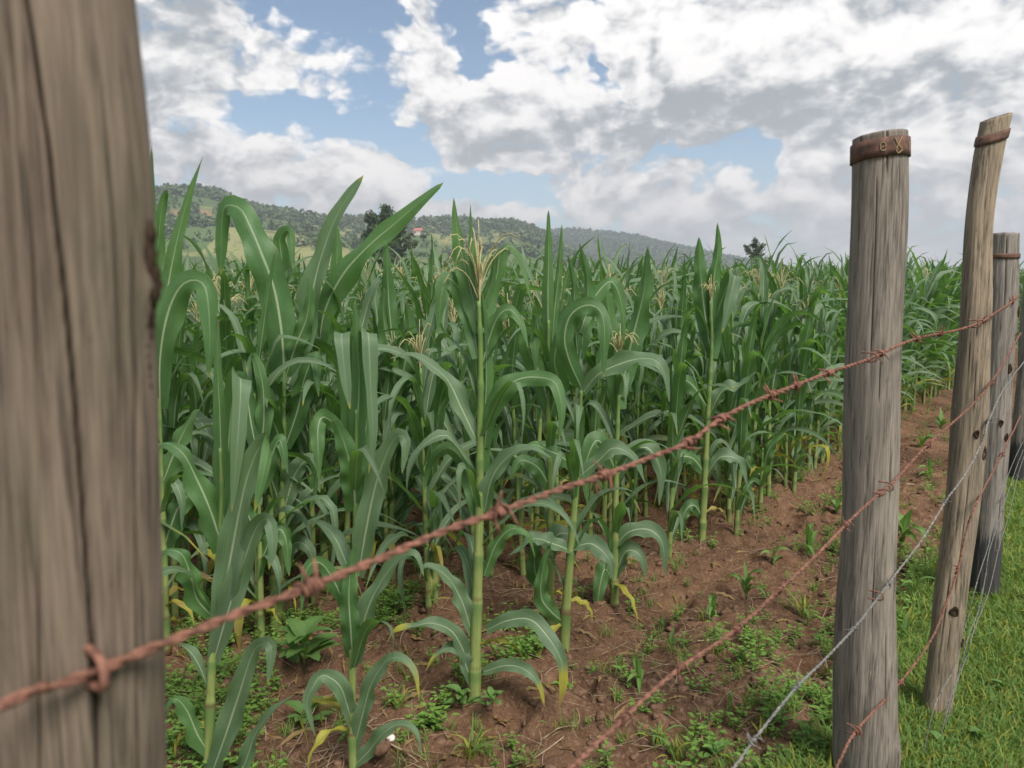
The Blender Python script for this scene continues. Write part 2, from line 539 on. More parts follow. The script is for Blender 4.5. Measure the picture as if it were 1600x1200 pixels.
def wood_mat(name, light, dark, green=0.0, char=None, scale=1.0):
    m, T, out = newmat(name)
    co = T.n('ShaderNodeTexCoord').outputs['Object']
    rn = T.n('ShaderNodeObjectInfo').outputs['Random']
    co = T.vm('ADD', co, T.n('ShaderNodeCombineXYZ', {0: T.m('MULTIPLY', rn, 9.0), 1: 0.0, 2: rn}).outputs[0])
    big = T.noise(T.vm('MULTIPLY', co, (9.0, 9.0, 2.2)), scale, 4, 0.6)
    mid_ = T.noise(T.vm('MULTIPLY', co, (105.0, 105.0, 4.5)), scale, 6, 0.7)
    fine = T.noise(T.vm('MULTIPLY', co, (330.0, 330.0, 9.0)), scale, 3, 0.6)
    col = T.mix(T.ramp(big, 0.32, 0.68), dark, light)
    col = T.mix(T.ramp(mid_, 0.36, 0.54, 0.85, 0.0), col, tuple(c * 0.42 for c in dark))
    sp_ = T.noise(T.vm('MULTIPLY', co, (70.0, 70.0, 22.0)), scale, 4, 0.7)
    col = T.mix(T.ramp(sp_, 0.62, 0.72, 0.0, 0.6), col, tuple(c * 0.35 for c in dark))
    col = T.mix(T.ramp(sp_, 0.30, 0.24, 0.0, 0.5), col, tuple(min(1, c * 1.5) for c in light))
    col = T.mix(T.ramp(fine, 0.40, 0.66, 0.0, 0.55), col, tuple(min(1, c * 1.35) for c in light))
    if green:
        g = T.noise(T.vm('MULTIPLY', co, (14.0, 14.0, 5.0)), scale, 4, 0.6)
        col = T.mix(T.ramp(g, 0.45, 0.75, 0.0, green), col, (0.085, 0.085, 0.05))
    dry = T.n('ShaderNodeAttribute', attribute_name='dry').outputs['Fac']
    col = T.mix(T.ramp(dry, 0.15, 0.9), col, (0.022, 0.015, 0.010))
    if char:
        z = T.n('ShaderNodeSeparateXYZ', {0: T.n('ShaderNodeTexCoord').outputs['Object']}).outputs[2]
        zz = T.m('MULTIPLY_ADD', T.m('SUBTRACT', mid_, 0.5), 0.35, z)
        zz = T.m('MULTIPLY_ADD', T.m('SUBTRACT', big, 0.5), 0.25, zz)
        col = T.mix(T.ramp(zz, char - 0.04, char + 0.03, 1.0, 0.0), col, T.mix(fine, (0.014, 0.014, 0.014), (0.085, 0.080, 0.076)))
    h = T.m('ADD', T.m('MULTIPLY', mid_, 1.0), T.m('MULTIPLY', fine, 0.5))
    pbsdf(T, out, col, 0.85, 0.2, bump(T, h, 0.7, 0.0035))
    return m


# ------------------------------------------------------------------ the lie of the land
ED = Vector((0.78, 1.0)).normalized()          # direction of the fence and of the maize rows
EN = Vector((-ED.y, ED.x))                     # towards the field


def perp(x, y, x0, y0):
    """signed distance to the left of the line through (x0, y0) along the fence"""
    return (x - x0) * EN.x + (y - y0) * EN.y


FX, FY = 1.20, 2.25        # a point on the fence line
RX, RY = -0.12, 2.32       # a point on the first maize row


def ground_z(x, y):
    x = np.asarray(x, float)
    y = np.asarray(y, float)
    near = np.exp(-np.maximum(0, np.hypot(x, y) - 6) / 6)
    q = perp(x, y, FX, FY)
    soil = sstep(q, -0.15, 0.25)
    z = (vn(x * 1.3 + 3, y * 1.3, 1) - 0.5) * 0.07
    z = z + ((vn(x * 4.1, y * 4.1 + 9, 2) - 0.5) * 0.060 + (vn(x * 9.3, y * 9.3, 3) - 0.5) * 0.050 +
             np.abs(vn(x * 19, y * 19, 4) - 0.5) * 0.045 + (vn(x * 41, y * 41, 5) - 0.5) * 0.018) * (0.25 + 0.75 * soil)
    # ridged rows of the field
    pr = perp(x, y, RX, RY)
    z = z + np.where(pr > -0.3, 0.020 * np.cos(pr / 0.5 * 2 * np.pi), 0) * soil
    for (u, v, r, d) in ((1145, 998, 0.045, 0.07), (1252, 1052, 0.075, 0.06), (900, 1085, 0.06, 0.04), (790, 1130, 0.07, 0.03)):
        p = gp(u, v)
        rr = np.hypot(x - p.x, (y - p.y) * 1.3)
        z = z - d * sstep(rr, r * 1.2, r * 0.6) + 0.3 * d * np.exp(-((rr - r * 1.5) / (r * 0.5)) ** 2)
    return z * near


def gzs(x, y):
    return float(ground_z(np.array([x]), np.array([y]))[0])


def gpz(u, v):
    """the ground point seen at a pixel"""
    p = gp(u, v)
    for _ in range(3):
        p = gp(u, v, gzs(p.x, p.y))
    return p


def axis(lo, hi, step, far, g):
    c = list(np.arange(lo, hi, step))
    s = step
    a = c[-1]
    while a < far:
        s *= g
        a += s
        c.append(a)
    s = step
    a = c[0]
    pre = []
    while a > -far:
        s *= g
        a -= s
        pre.append(a)
    return np.array(pre[::-1] + c)


xs = axis(-1.3, 2.6, 0.014, 3400, 1.055)
ys = axis(1.35, 4.6, 0.014, 3400, 1.055)
GX, GY = np.meshgrid(xs, ys)
GZ = ground_z(GX, GY)
gm = MB().add(np.stack([GX, GY, GZ], -1).reshape(-1, 3), grid_faces(len(ys), len(xs)))


def ground_mat():
    m, T, out = newmat('red_soil_and_turf')
    pos = T.n('ShaderNodeNewGeometry').outputs['Position']
    s = T.n('ShaderNodeSeparateXYZ', {0: pos})
    n1 = T.noise(pos, 1.7, 4, 0.6)
    n2 = T.noise(pos, 9.0, 6, 0.65)
    n3 = T.noise(pos, 60.0, 5, 0.7)
    col = T.mix(T.ramp(n1, 0.35, 0.65), (0.090, 0.049, 0.029), (0.205, 0.114, 0.064))
    col = T.mix(T.ramp(n2, 0.35, 0.7, 0.0, 0.65), col, (0.130, 0.070, 0.042))
    col = T.mix(T.ramp(n3, 0.50, 0.68, 0.0, 0.65), col, (0.27, 0.175, 0.115))
    col = T.mix(T.ramp(n3, 0.30, 0.46, 0.75, 0.0), col, (0.045, 0.026, 0.018))
    n4 = T.noise(pos, 230.0, 3, 0.7)
    col = T.mix(T.ramp(n4, 0.55, 0.75, 0.0, 0.5), col, (0.30, 0.21, 0.14))
    # turf side of the fence
    q = T.m('ADD', T.m('MULTIPLY', T.m('SUBTRACT', s.outputs[0], FX), EN.x), T.m('MULTIPLY', T.m('SUBTRACT', s.outputs[1], FY), EN.y))
    q = T.m('MULTIPLY_ADD', T.m('SUBTRACT', n2, 0.5), 0.5, q)
    turf = T.mix(T.ramp(n3, 0.3, 0.7), (0.065, 0.09, 0.022), (0.14, 0.17, 0.045))
    col = T.mix(T.ramp(q, -0.12, 0.05, 1.0, 0.0), col, turf)
    # open country beyond the field
    r = T.vm('LENGTH', pos, out=1)
    far = T.mix(T.ramp(T.noise(pos, 0.02, 5, 0.6), 0.35, 0.65), (0.06, 0.10, 0.03), (0.14, 0.16, 0.06))
    col = T.mix(T.ramp(r, 40, 90), col, far)
    h = T.m('ADD', T.m('MULTIPLY', n2, 0.6), n3)
    pbsdf(T, out, col, 0.95, 0.12, bump(T, h, 1.0, 0.016))
    return m


ground = gm.build('ground', ground_mat())
tag(ground, kind='structure')
del GX, GY, GZ

# hills
RIDGE1 = [(-2600, 310), (-1200, 300), (-300, 304), (150, 302), (240, 312), (300, 322), (350, 327), (400, 341), (470, 350), (520, 354), (560, 358), (600, 362),
          (690, 356), (740, 356), (800, 362), (830, 370), (865, 384), (900, 402), (950, 428), (1000, 440), (1300, 446)]
RIDGE2 = [(500, 400), (700, 375), (800, 368), (900, 366), (950, 369), (1000, 375), (1040, 386), (1100, 398), (1160, 409), (1240, 424), (1340, 437), (1450, 441)]


def prof(tab, u):
    t = np.array(tab, float)
    return np.maximum(0, (440.0 - np.interp(u, t[:, 0], t[:, 1])) / F)


def hill1(x, y):
    u = 800 + F * x / np.maximum(y, 1)
    Yr = 950 + 0.55 * np.clip(u, -800, 1200) + 60 * np.sin(u / 90.0)
    t = y / Yr
    p = sstep(t, 0.30, 1.0) ** 0.9
    back = 1 - 0.5 * sstep(t, 1.0, 1.9)
    h = prof(RIDGE1, u) * Yr * p * back
    h = h + (vn(x / 90, y / 90, 21) - 0.5) * 26 * sstep(t, 0.35, 0.6) * (1 - sstep(t, 0.85, 1.0)) * (prof(RIDGE1, u) > 0.01)
    return h - 2.5 + 2.6 * sstep(t, 0.25, 0.5)


def hill2(x, y):
    u = 800 + F * x / np.maximum(y, 1)
    Yr = 2350.0
    t = y / Yr
    h = prof(RIDGE2, u) * Yr * sstep(t, 0.55, 1.0) * (1 - 0.6 * sstep(t, 1.0, 1.3))
    return h - 2.5 + (vn(x / 160, y / 160, 23) - 0.5) * 20 * sstep(t, 0.6, 0.8) * (1 - sstep(t, 0.9, 1.0))


def hill_mat(name, forest):
    m, T, out = newmat(name)
    pos = T.n('ShaderNodeNewGeometry').outputs['Position']
    f2 = T.vm('MULTIPLY', pos, (1, 1, 0.4))
    n1 = T.noise(f2, 0.008, 5, 0.6)
    n2 = T.noise(f2, 0.05, 5, 0.7)
    cell = T.n('ShaderNodeTexVoronoi', {'Vector': f2, 'Scale': 0.011}).outputs['Color']
    cs = T.n('ShaderNodeSeparateXYZ', {0: cell}).outputs[0]
    field = T.mix(T.ramp(cs, 0.25, 0.75, smooth=False), (0.10, 0.145, 0.055), (0.23, 0.23, 0.095))
    col = T.mix(T.ramp(n1, 0.45, 0.6), field, (0.075, 0.115, 0.045))
    col = T.mix(T.ramp(n2, 0.5, 0.7, 0.0, 0.8), col, (0.045, 0.075, 0.03))
    if forest:
        col = T.mix(0.8, col, (0.035, 0.055, 0.03))
    else:
        p = hit_hill(301, 334)
        d = T.vm('LENGTH', T.vm('MULTIPLY', T.vm('SUBTRACT', pos, tuple(p)), (1 / 22.0, 1 / 60.0, 1 / 9.0)), out=1)
        d = T.m('ADD', d, T.m('MULTIPLY', n2, 0.8))
        col = T.mix(T.ramp(d, 0.8, 1.3, 0.8, 0.0), col, (0.30, 0.165, 0.105))
    pbsdf(T, out, col, 0.95, 0.1, bump(T, n2, 1.0, 6.0))
    return m


def hit_hill(u, v, fn=None):
    fn = fn or hill1
    r = ray(u, v)
    Y = np.linspace(280, 2600, 3000)
    z = HC + r.z / r.y * Y
    h = fn(r.x / r.y * Y, Y)
    k = np.argmax(h > z)
    if not (h > z).any():
        k = int(np.argmin(np.abs(h - z)))
    return Vector((r.x / r.y * Y[k], Y[k], float(h[k])))


def hill_mesh(name, fn, u0, u1, nu, Y0, Y1, ny, mat):
    u = np.linspace(u0, u1, nu)[None]
    Y = (Y0 * (Y1 / Y0) ** np.linspace(0, 1, ny))[:, None]
    X = (u - 800) / F * Y
    Yb = np.broadcast_to(Y, X.shape)
    o = MB().add(np.stack([X, Yb, fn(X, Yb)], -1).reshape(-1, 3), grid_faces(ny, nu)).build(name, mat)
    tag(o, kind='structure')
    return o


hill_mesh('hills', hill1, -2600, 1300, 420, 270, 2100, 150, hill_mat('hillside', False))
hill_mesh('far_hills', hill2, 500, 1450, 200, 1300, 3000, 60, hill_mat('far_hillside', True))
#STAGE2
# ------------------------------------------------------------------ trees, forest and houses on the hills
rng = np.random.RandomState(5)


def blob_tree(seed, conical):
    """a low tree crown for a wood seen a kilometre off: jagged lobes with gaps in the outline"""
    r = np.random.RandomState(seed)
    mb = MB()
    for k in range(26):
        h = r.rand() ** 0.8
        w = (0.50 * (1 - h) ** 0.7 + 0.05) if conical else 0.50 * math.sqrt(max(0.03, 1 - (2 * h - 0.9) ** 2 * 0.9))
        a = r.rand() * 6.28
        c = np.array([math.cos(a) * w * 0.65, math.sin(a) * w * 0.65, 0.12 + 0.85 * h])
        s = (0.16 + 0.14 * r.rand()) * (0.7 if conical else 1.0)
        V = c + (r.rand(4, 3) - 0.5) * s * 2.2
        mb.add(V, [(0, 1, 2), (0, 2, 3), (0, 3, 1), (1, 3, 2)])
    return mb.arrays()


PT = [blob_tree(k, k % 2 == 0) for k in range(8)]


def woods(name, fn, cands, dens, hmin, hmax, nmax, label, seed):
    r = np.random.RandomState(seed)
    u0, u1, Y0, Y1 = cands
    n = nmax * 12
    u = r.uniform(u0, u1, n)
    Y = Y0 + (Y1 - Y0) * r.rand(n) ** 0.8
    x = (u - 800) / F * Y
    keep = r.rand(n) < dens(u, Y, x)
    u, Y, x = u[keep][:nmax], Y[keep][:nmax], x[keep][:nmax]
    z = fn(x, Y)
    mb = MB()
    k = r.randint(0, len(PT), len(x))
    for i in range(len(PT)):
        s = k == i
        h = r.uniform(hmin, hmax, s.sum())
        if i % 2 == 0:
            h *= 1.25
        w = h * r.uniform(0.8, 1.5, s.sum())
        mb.scatter(PT[i], np.stack([x[s], Y[s], z[s] - 0.8], -1), r.uniform(0, 6.28, s.sum()), np.stack([w, w, h], -1))
    o = mb.build(name, M_WOODS, smooth=False)
    tag(o, label, 'woodland', kind='stuff')


def yr1(u):
    return 950 + 0.55 * np.clip(u, -800, 1200) + 60 * np.sin(u / 90.0)


def dens1(u, Y, x):
    t = Y / yr1(u)
    top = sstep(t, 0.93, 0.985) * (t < 1.08)                    # the wood along the crest
    dark = sstep(t, 0.76, 0.86) * (u < 470) * (t < 1.05)        # dark wood upper left
    scrub = sstep(vn(x / 55, Y / 90, 31), 0.42, 0.66) * (t > 0.5) * (t < 1) * (0.35 + 0.65 * (u > 430))
    return np.clip(top + dark + scrub * 0.75 + 0.05 * (t > 0.5) * (t < 1), 0, 1)


woods('woodland', hill1, (60, 1080, 500, 1600), dens1, 4.5, 8.5, 13000, 'scattered trees and dark woods covering the green hillside', 3)
woods('far_woodland', hill2, (680, 1380, 1500, 2420), lambda u, Y, x: 0.3 + 0.7 * (Y > 2250), 8, 13, 3500,
      'blue hazy forest covering the far hill beyond the green hillside', 4)


def leafy_tree(name, u, Y, vtop, wpx, label, group, conical=0.0, seed=1, lean=0.0, leafs=2600, multi=1, base_v=440, mat=None, trunk_show=0.12):
    r = np.random.RandomState(seed)
    base = Vector(((u - 800) / F * Y, Y, -0.1))
    if Y > 270:
        base.z = max(base.z, float(hill1(np.array([base.x]), np.array([Y]))[0]))
    top = at(u, vtop, Y).z
    H = top - base.z
    Wd = wpx / F * Y
    root = empty(name, base, label, 'tree', group)
    mb = MB()
    tr = spline([(0, 0, 0), (0.02 * H, 0, 0.35 * H), (lean * H * 0.5, 0.01 * H, 0.7 * H), (lean * H, 0, 0.96 * H)], 14)
    tube(mb, tr, np.linspace(0.028, 0.004, 14) * H, 8)
    tips = []
    for i in range(26):
        h = r.uniform(trunk_show + 0.05, 0.94)
        p = tr[int(h * 13)]
        a = r.rand() * 6.28
        env = (1 - h) ** 0.75 * conical + (1 - conical) * math.sqrt(max(0.05, 1 - (2 * h - 1.0) ** 2))
        L = 0.5 * Wd * env * r.uniform(0.6, 1.0)
        q = p + np.array([math.cos(a) * L, math.sin(a) * L, L * r.uniform(0.3, 1.1)])
        tube(mb, spline([p, (p + q) / 2 + np.array([0, 0, 0.05 * L]), q], 6), np.linspace(0.010, 0.003, 6) * H, 5)
        tips.append((p, q, L))
    mb.build('trunk', M_BARK, root)
    # crown: leaf-sized faces gathered in uneven clumps along the limbs
    cl = []
    for (p, q, L) in tips:
        for k in range(9):
            f = r.uniform(0.25, 1.15)
            cl.append((p + (q - p) * f + (r.rand(3) - 0.5) * 0.07 * H, (0.02 + 0.05 * r.rand()) * H))
    for k in range(16):
        h = r.uniform(0.6, 1.0)
        cl.append((tr[int(h * 13)] + (r.rand(3) - 0.5) * 0.04 * H, (0.03 + 0.03 * r.rand()) * H))
    C = np.array([c[0] for c in cl])
    S = np.array([c[1] for c in cl])
    leafs = int(leafs * 1.7)
    k = r.randint(0, len(C), leafs)
    d = r.normal(size=(leafs, 3))
    d /= np.linalg.norm(d, axis=1)[:, None]
    P0 = C[k] + d * (S[k] * r.rand(leafs) ** 0.4)[:, None] * np.array([1.1, 1.1, 0.9])
    P0[:, 2] = np.maximum(P0[:, 2], trunk_show * H)
    ls = 0.017 * H * r.uniform(0.6, 1.5, leafs)
    a = r.normal(size=(leafs, 3))
    a /= np.linalg.norm(a, axis=1)[:, None]
    b = np.cross(a, r.normal(size=(leafs, 3)))
    b /= np.linalg.norm(b, axis=1)[:, None]
    V = np.stack([P0 - a * ls[:, None], P0 + b * ls[:, None] * 0.5, P0 + a * ls[:, None], P0 - b * ls[:, None] * 0.5], 1).reshape(-1, 3)
    cr = MB().add(V, np.arange(leafs * 4).reshape(-1, 4), rnd=np.repeat(r.rand(leafs), 4), uv=np.tile([[0.5, 0], [1, .5], [.5, 1], [0, .5]], (leafs, 1)))
    cr.build('crown', mat or M_TREE, root, smooth=False)
    return root


TG = 'trees standing beyond the maize field'
leafy_tree('tree', 606, 205, 312, 62, 'tall feathery dark tree, the higher right one of the pair before the hill', TG, 1.0, 11, 0.01, 6500)
leafy_tree('tree', 584, 200, 321, 50, 'tall narrow dark tree, the left one of the pair before the hill', TG, 1.0, 12, -0.01, 5000)
leafy_tree('tree', 622, 190, 352, 86, 'broad dark bush tree at the foot of the pair of tall trees', TG, 0.1, 13, 0.0, 6000, trunk_show=0.02)
leafy_tree('tree', 690, 195, 402, 60, 'low olive bushy tree right of the tall pair', TG, 0.0, 14, 0.0, 2400, trunk_show=0.02)
leafy_tree('tree', 722, 185, 394, 44, 'small brownish bush tree behind the maize tassel', TG, 0.0, 15, 0.0, 2000, trunk_show=0.02)
leafy_tree('tree', 1176, 160, 370, 56, 'small dark conical tree standing alone above the maize tops', TG, 0.5, 16, 0.0, 3200, trunk_show=0.04)
leafy_tree('tree', 1332, 130, 397, 26, 'rounded dark tree hidden behind the banded fence post', TG, 0.1, 18, 0.0, 1500, trunk_show=0.04)
leafy_tree('tree', 1596, 75, 418, 60, 'dark rounded bush at the far end of the fence', TG, 0.0, 17, 0.0, 2600, trunk_show=0.02)
leafy_tree('tree', 1504, 120, 408, 18, 'little dark tree at the field corner left of the leaning post', TG, 0.1, 19, 0.0, 1200, trunk_show=0.04)


def house(u, v, w, roof, label):
    p = hit_hill(u, v)
    root = empty('house', p, label, 'house', 'small houses on the hillside')
    D_, H_ = w * 0.7, w * 0.32
    V = [(-w / 2, -D_ / 2, -3), (w / 2, -D_ / 2, -3), (w / 2, D_ / 2, -3), (-w / 2, D_ / 2, -3),
         (-w / 2, -D_ / 2, H_), (w / 2, -D_ / 2, H_), (w / 2, D_ / 2, H_), (-w / 2, D_ / 2, H_)]
    MB().add(V, [(0, 1, 5, 4), (1, 2, 6, 5), (2, 3, 7, 6), (3, 0, 4, 7)]).build('wall', M_WALL, root, smooth=False)
    e = 0.6
    a, b, t = w / 2 + e, D_ / 2 + e, H_ + w * 0.24
    V = [(-a, -b, H_ - 0.2), (a, -b, H_ - 0.2), (a, b, H_ - 0.2), (-a, b, H_ - 0.2), (-a * 0.55, 0, t), (a * 0.55, 0, t)]
    MB().add(V, [(0, 1, 5, 4), (1, 2, 5), (2, 3, 4, 5), (3, 0, 4), (3, 2, 1, 0)]).build('roof', roof, root, smooth=False)
    for k in (-0.25, 0.25):
        V = [(k * w - 0.6, -D_ / 2 - 0.05, 0.9), (k * w + 0.6, -D_ / 2 - 0.05, 0.9), (k * w + 0.6, -D_ / 2 - 0.05, 2.0), (k * w - 0.6, -D_ / 2 - 0.05, 2.0)]
        V2 = [(x_, y_ + 0.08, z_) for (x_, y_, z_) in V]
        MB().add(V + V2, [(0, 1, 2, 3), (0, 4, 5, 1), (1, 5, 6, 2), (2, 6, 7, 3), (3, 7, 4, 0)]).build('window', M_GLASS, root, smooth=False)


house(654, 366, 11, M_ROOFR, 'small house with red roof on the hillside right of the tall trees')
house(762, 350, 9, M_ROOFG, 'small pale roofed house high on the hillside above the maize tassel')
house(548, 340, 8, M_ROOFG, 'tiny pale house near the ridge left of the tall trees')

# ------------------------------------------------------------------ fence
LC = Vector((EN.x, EN.y))
W_POST = {
    'near': wood_mat('near_post_wood', (0.200, 0.150, 0.112), (0.098, 0.074, 0.056), 0.45),
    'grey': wood_mat('grey_post_wood', (0.245, 0.208, 0.172), (0.128, 0.108, 0.090), 0.3),
    'split': wood_mat('split_post_wood', (0.285, 0.222, 0.155), (0.140, 0.114, 0.086), 0.25),
    'char': wood_mat('charred_post_wood', (0.255, 0.222, 0.19), (0.14, 0.12, 0.105), 0.2, char=0.34),
}


FRONT = {}


def post(label, pts, radii, mat, slope=(0, 0), seed=0, nth=96, nz=170, ridge=0.0016, wob=0.006, cracks=(), bulges=(), square=0.0):
    """a round timber post: pts = bent centre line from base to top, slope = how the saw cut at the top tilts"""
    base = Vector(pts[0])
    root = empty('fence_post', base, label, 'fence post', 'timber posts of the barbed wire fence')
    P = np.array([tuple(Vector(p) - base) for p in pts])
    t = np.linspace(0, 1, nz)
    c = spline(P, nz)
    r0 = np.interp(t, np.linspace(0, 1, len(radii)), radii)
    th = np.arange(nth) / nth * 2 * np.pi
    TH, ZZ = np.meshgrid(th, c[:, 2])
    k = nth / (2 * np.pi)
    disp = (vn(TH * 14 / (2 * np.pi), ZZ * 3 + seed, seed + 1, 14) - 0.5) * ridge * 3
    disp += (vn(TH * 48 / (2 * np.pi), ZZ * 5 + seed, seed + 2, 48) - 0.5) * ridge * 1.8
    disp += (vn(TH * 3 / (2 * np.pi), ZZ * 4 + seed, seed + 3, 3) - 0.5) * wob * 2
    disp += square * np.cos(4 * TH + seed)
    dark = np.zeros_like(disp)
    for (a0, z0, z1, w, d, drift) in cracks:
        a0 = np.interp(ZZ, [q[0] for q in a0], [q[1] for q in a0]) if isinstance(a0, list) else a0
        cen = np.radians(a0) + drift * (vn(ZZ * 2.2, 0 * ZZ + 3, seed + 9) - 0.5) * 2 + drift * 0.4 * (vn(ZZ * 9, 0 * ZZ, seed + 10) - 0.5)
        dd = np.abs((TH - cen + np.pi) % (2 * np.pi) - np.pi)
        m = sstep(dd, w, w * 0.15) * sstep(ZZ, z0 - 0.03, z0 + 0.02) * sstep(ZZ, z1 + 0.03, z1 - 0.02)
        disp -= m * d
        dark = np.maximum(dark, m)
    for (a0, z0, ra, rz, d) in bulges:
        dd = np.abs((TH - R(a0) + np.pi) % (2 * np.pi) - np.pi)
        disp += d * np.exp(-(dd / ra) ** 2 - ((ZZ - z0) / rz) ** 2)
    rad = r0[:, None] + disp
    X = c[:, 0][:, None] + rad * np.cos(TH)
    Y = c[:, 1][:, None] + rad * np.sin(TH)
    cut = (X - c[-1, 0]) * slope[0] + (Y - c[-1, 1]) * slope[1]
    Z = ZZ + cut * (t[:, None] ** 6)
    V = np.stack([X, Y, Z], -1)
    top = V[-1]
    ctr = top.mean(0)
    rings = [V.reshape(-1, 3)]
    nring = 7
    for q in range(1, nring):
        f = 1 - q / nring
        rg = ctr + (top - ctr) * f
        rg[:, 2] += 0.0015 + (vn(th * 9 / 6.283, q * 1.7 + 0 * th, seed + 5, 9) - 0.5) * 0.004
        rings.append(rg)
    VV = np.vstack(rings + [ctr[None]])
    Fs = [tuple(f) for f in grid_faces(nz + nring - 1, nth, True)]
    last = (nz + nring - 2) * nth
    Fs += [(last + i, last + (i + 1) % nth, len(VV) - 1) for i in range(nth)]
    dk = np.concatenate([dark.ravel(), np.full(len(VV) - dark.size, 0.5)])
    MB().add(VV, Fs, dry=dk).build('timber', mat, root)
    FRONT[id(c)] = base
    return root, V, c


def band(root, V, c, drop, height, mat, out=0.0022, lap=None, nail=True):
    """a strip of sheet iron nailed round the head of a post, following the tilt of the cut"""
    top = V[-1]
    nth = len(top)
    Zc = V[:, :, 2]
    th = np.arange(nth)
    rows = []
    for (dz, o) in ((drop, out), (drop + height * 0.33, out * 1.1), (drop + height * 0.66, out * 1.0), (drop + height, out), (drop + height, 0.0004), (drop, 0.0004)):
        z = top[:, 2] - dz
        p = np.empty((nth, 3))
        for j in range(nth):
            i = int(np.argmin(np.abs(Zc[:, j] - z[j])))
            ctr = c[i]
            q = V[i, j]
            d = np.array([q[0] - ctr[0], q[1] - ctr[1]])
            rad = np.linalg.norm(d)
            d /= rad
            w = 0.0012 * math.sin(j * 0.41 + dz * 90)
            p[j] = (ctr[0] + d[0] * (rad + o + abs(w)), ctr[1] + d[1] * (rad + o + abs(w)), z[j])
        rows.append(p)
    # smooth the hoop round the ridges of the timber
    A = np.array(rows)
    for _ in range(6):
        A[:, :, :2] = (np.roll(A[:, :, :2], 1, 1) + A[:, :, :2] * 2 + np.roll(A[:, :, :2], -1, 1)) / 4
    A[:4, :, :2] += (A[:4, :, :2] - c[-1, :2]) * 0.03
    Vb = A.reshape(-1, 3)
    Fs = [tuple(f) for f in grid_faces(len(rows), nth, True)]
    Fs += [((len(rows) - 1) * nth + i, (len(rows) - 1) * nth + (i + 1) % nth, (i + 1) % nth, i) for i in range(nth)]
    b = MB().add(Vb, Fs).build('iron_band', mat, root)
    return b, A


def knot(root, V, z, ang, w, h):
    """a dark knot set in the side of a post"""
    base = V
    zi = int(np.argmin(np.abs(base[:, 0, 2] - z)))
    ti = int(round(ang / 360 * base.shape[1])) % base.shape[1]
    p = base[zi, ti]
    ctr = base[zi].mean(0)
    n = p - ctr
    n[2] = 0
    n /= np.linalg.norm(n)
    s = np.array([-n[1], n[0], 0])
    up = np.array([0, 0, 1.0])
    mb = MB()
    rings = [(0.15, -0.001), (0.55, 0.0002), (0.85, 0.0016), (1.0, 0.0020), (1.25, -0.001)]
    k = 14
    VV = []
    for (f, o) in rings:
        for i in range(k):
            a = i / k * 6.283
            jit = 1 + 0.15 * math.sin(3 * a + z * 40)
            VV.append(p + s * math.cos(a) * w * f * jit + up * math.sin(a) * h * f * jit + n * (o + 0.0015))
    mb.add(np.array(VV), np.vstack([grid_faces(len(rings), k, True)]))
    mb.add(np.array(VV[:k]), [tuple(range(k))])
    return mb.build('knot', M_HOLE, root)


def vert(u, v, Y, h):
    p = at(u, v, Y)
    return Vector((p.x, p.y, h))


def pxline(Ys, cols):
    """centre line and radii of a post from (u, v, width in px) at depth Ys, base first"""
    pts, rad = [], []
    for k, (u, v, w) in enumerate(cols):
        Y = Ys[0] + (Ys[1] - Ys[0]) * k / max(1, len(cols) - 1)
        pts.append(at(u, v, Y))
        th_ = math.atan((u - 800) / F)
        rad.append(w / F * Y / 2 * math.cos(th_) ** 0.5 / ray(u, v).y)
    foot = pts[0] + (pts[0] - pts[1]) * (pts[0].z + 0.08) / max(0.05, pts[1].z - pts[0].z)
    foot = Vector((foot.x * 0.5 + pts[0].x * 0.5, foot.y * 0.5 + pts[0].y * 0.5, -0.08))
    return [foot] + pts, [rad[0]] + rad


# the five posts, nearest first
q1 = [(276 - w / 2, v, w) for (v, w) in ((1500, 316), (1200, 314))] + [(271 - 155, 900, 310), (264 - 152, 600, 304), (250 - 149, 300, 298), (209 - 143, 0, 288), (200 - 140, -90, 282)]
P1, R1 = pxline((0.462, 0.462), q1)
p1, V1, c1 = post('big blurred timber post closest to the camera with a long crack and a wire staple',
                  P1, R1, W_POST['near'], (0.1, 0.0), 3, nth=220, nz=260, ridge=0.0004, wob=0.0030,
                  cracks=[([(0.98, -47), (1.09, -48), (1.27, -60), (1.36, -68), (1.5, -72)], 0.3, 1.75, 0.036, 0.010, 0.03), ([(0.9, -80), (1.4, -84)], 1.0, 1.5, 0.02, 0.002, 0.06), (-20, 0.9, 1.35, 0.022, 0.002, 0.05), (-33, 1.15, 1.42, 0.016, 0.002, 0.05)],
                  bulges=[(-1, 1.325, 0.10, 0.012, 0.004)])


def bark_strip(root, V, z0, z1, ang, label):
    mb = MB()
    r = np.random.RandomState(3)
    n = 26
    for k in range(n):
        z = z0 + (z1 - z0) * k / (n - 1)
        zi = int(np.argmin(np.abs(V[:, 0, 2] - z)))
        ti = int(round((ang + r.uniform(-4, 4)) / 360 * V.shape[1])) % V.shape[1]
        p = V[zi, ti]
        q = np.array([[math.cos(a) * 0.0035 * (1 + 0.5 * r.rand()), math.sin(a) * 0.0030, 0.008 * math.sin(b)] for a in np.arange(6) * 1.047 for b in (-1, 0, 1)])
        idx = np.arange(18).reshape(6, 3)
        Fs = [(idx[i, j], idx[(i + 1) % 6, j], idx[(i + 1) % 6, j + 1], idx[i, j + 1]) for i in range(6) for j in range(2)]
        q[:, :2] *= np.array([0.5, 1.1, 0.5] * 6)[:, None]
        mb.add(p + q * (0.5 + 0.7 * r.rand()) * (0.35 + 0.9 * (k / n) ** 1.5), Fs)
    o = mb.build('bark_remnant', M_HOLE, root)
    o['label'] = label
    return o


bark_strip(p1, V1, 1.27, 1.36, -2, 'rough dark scrap of bark left on the edge of the post')

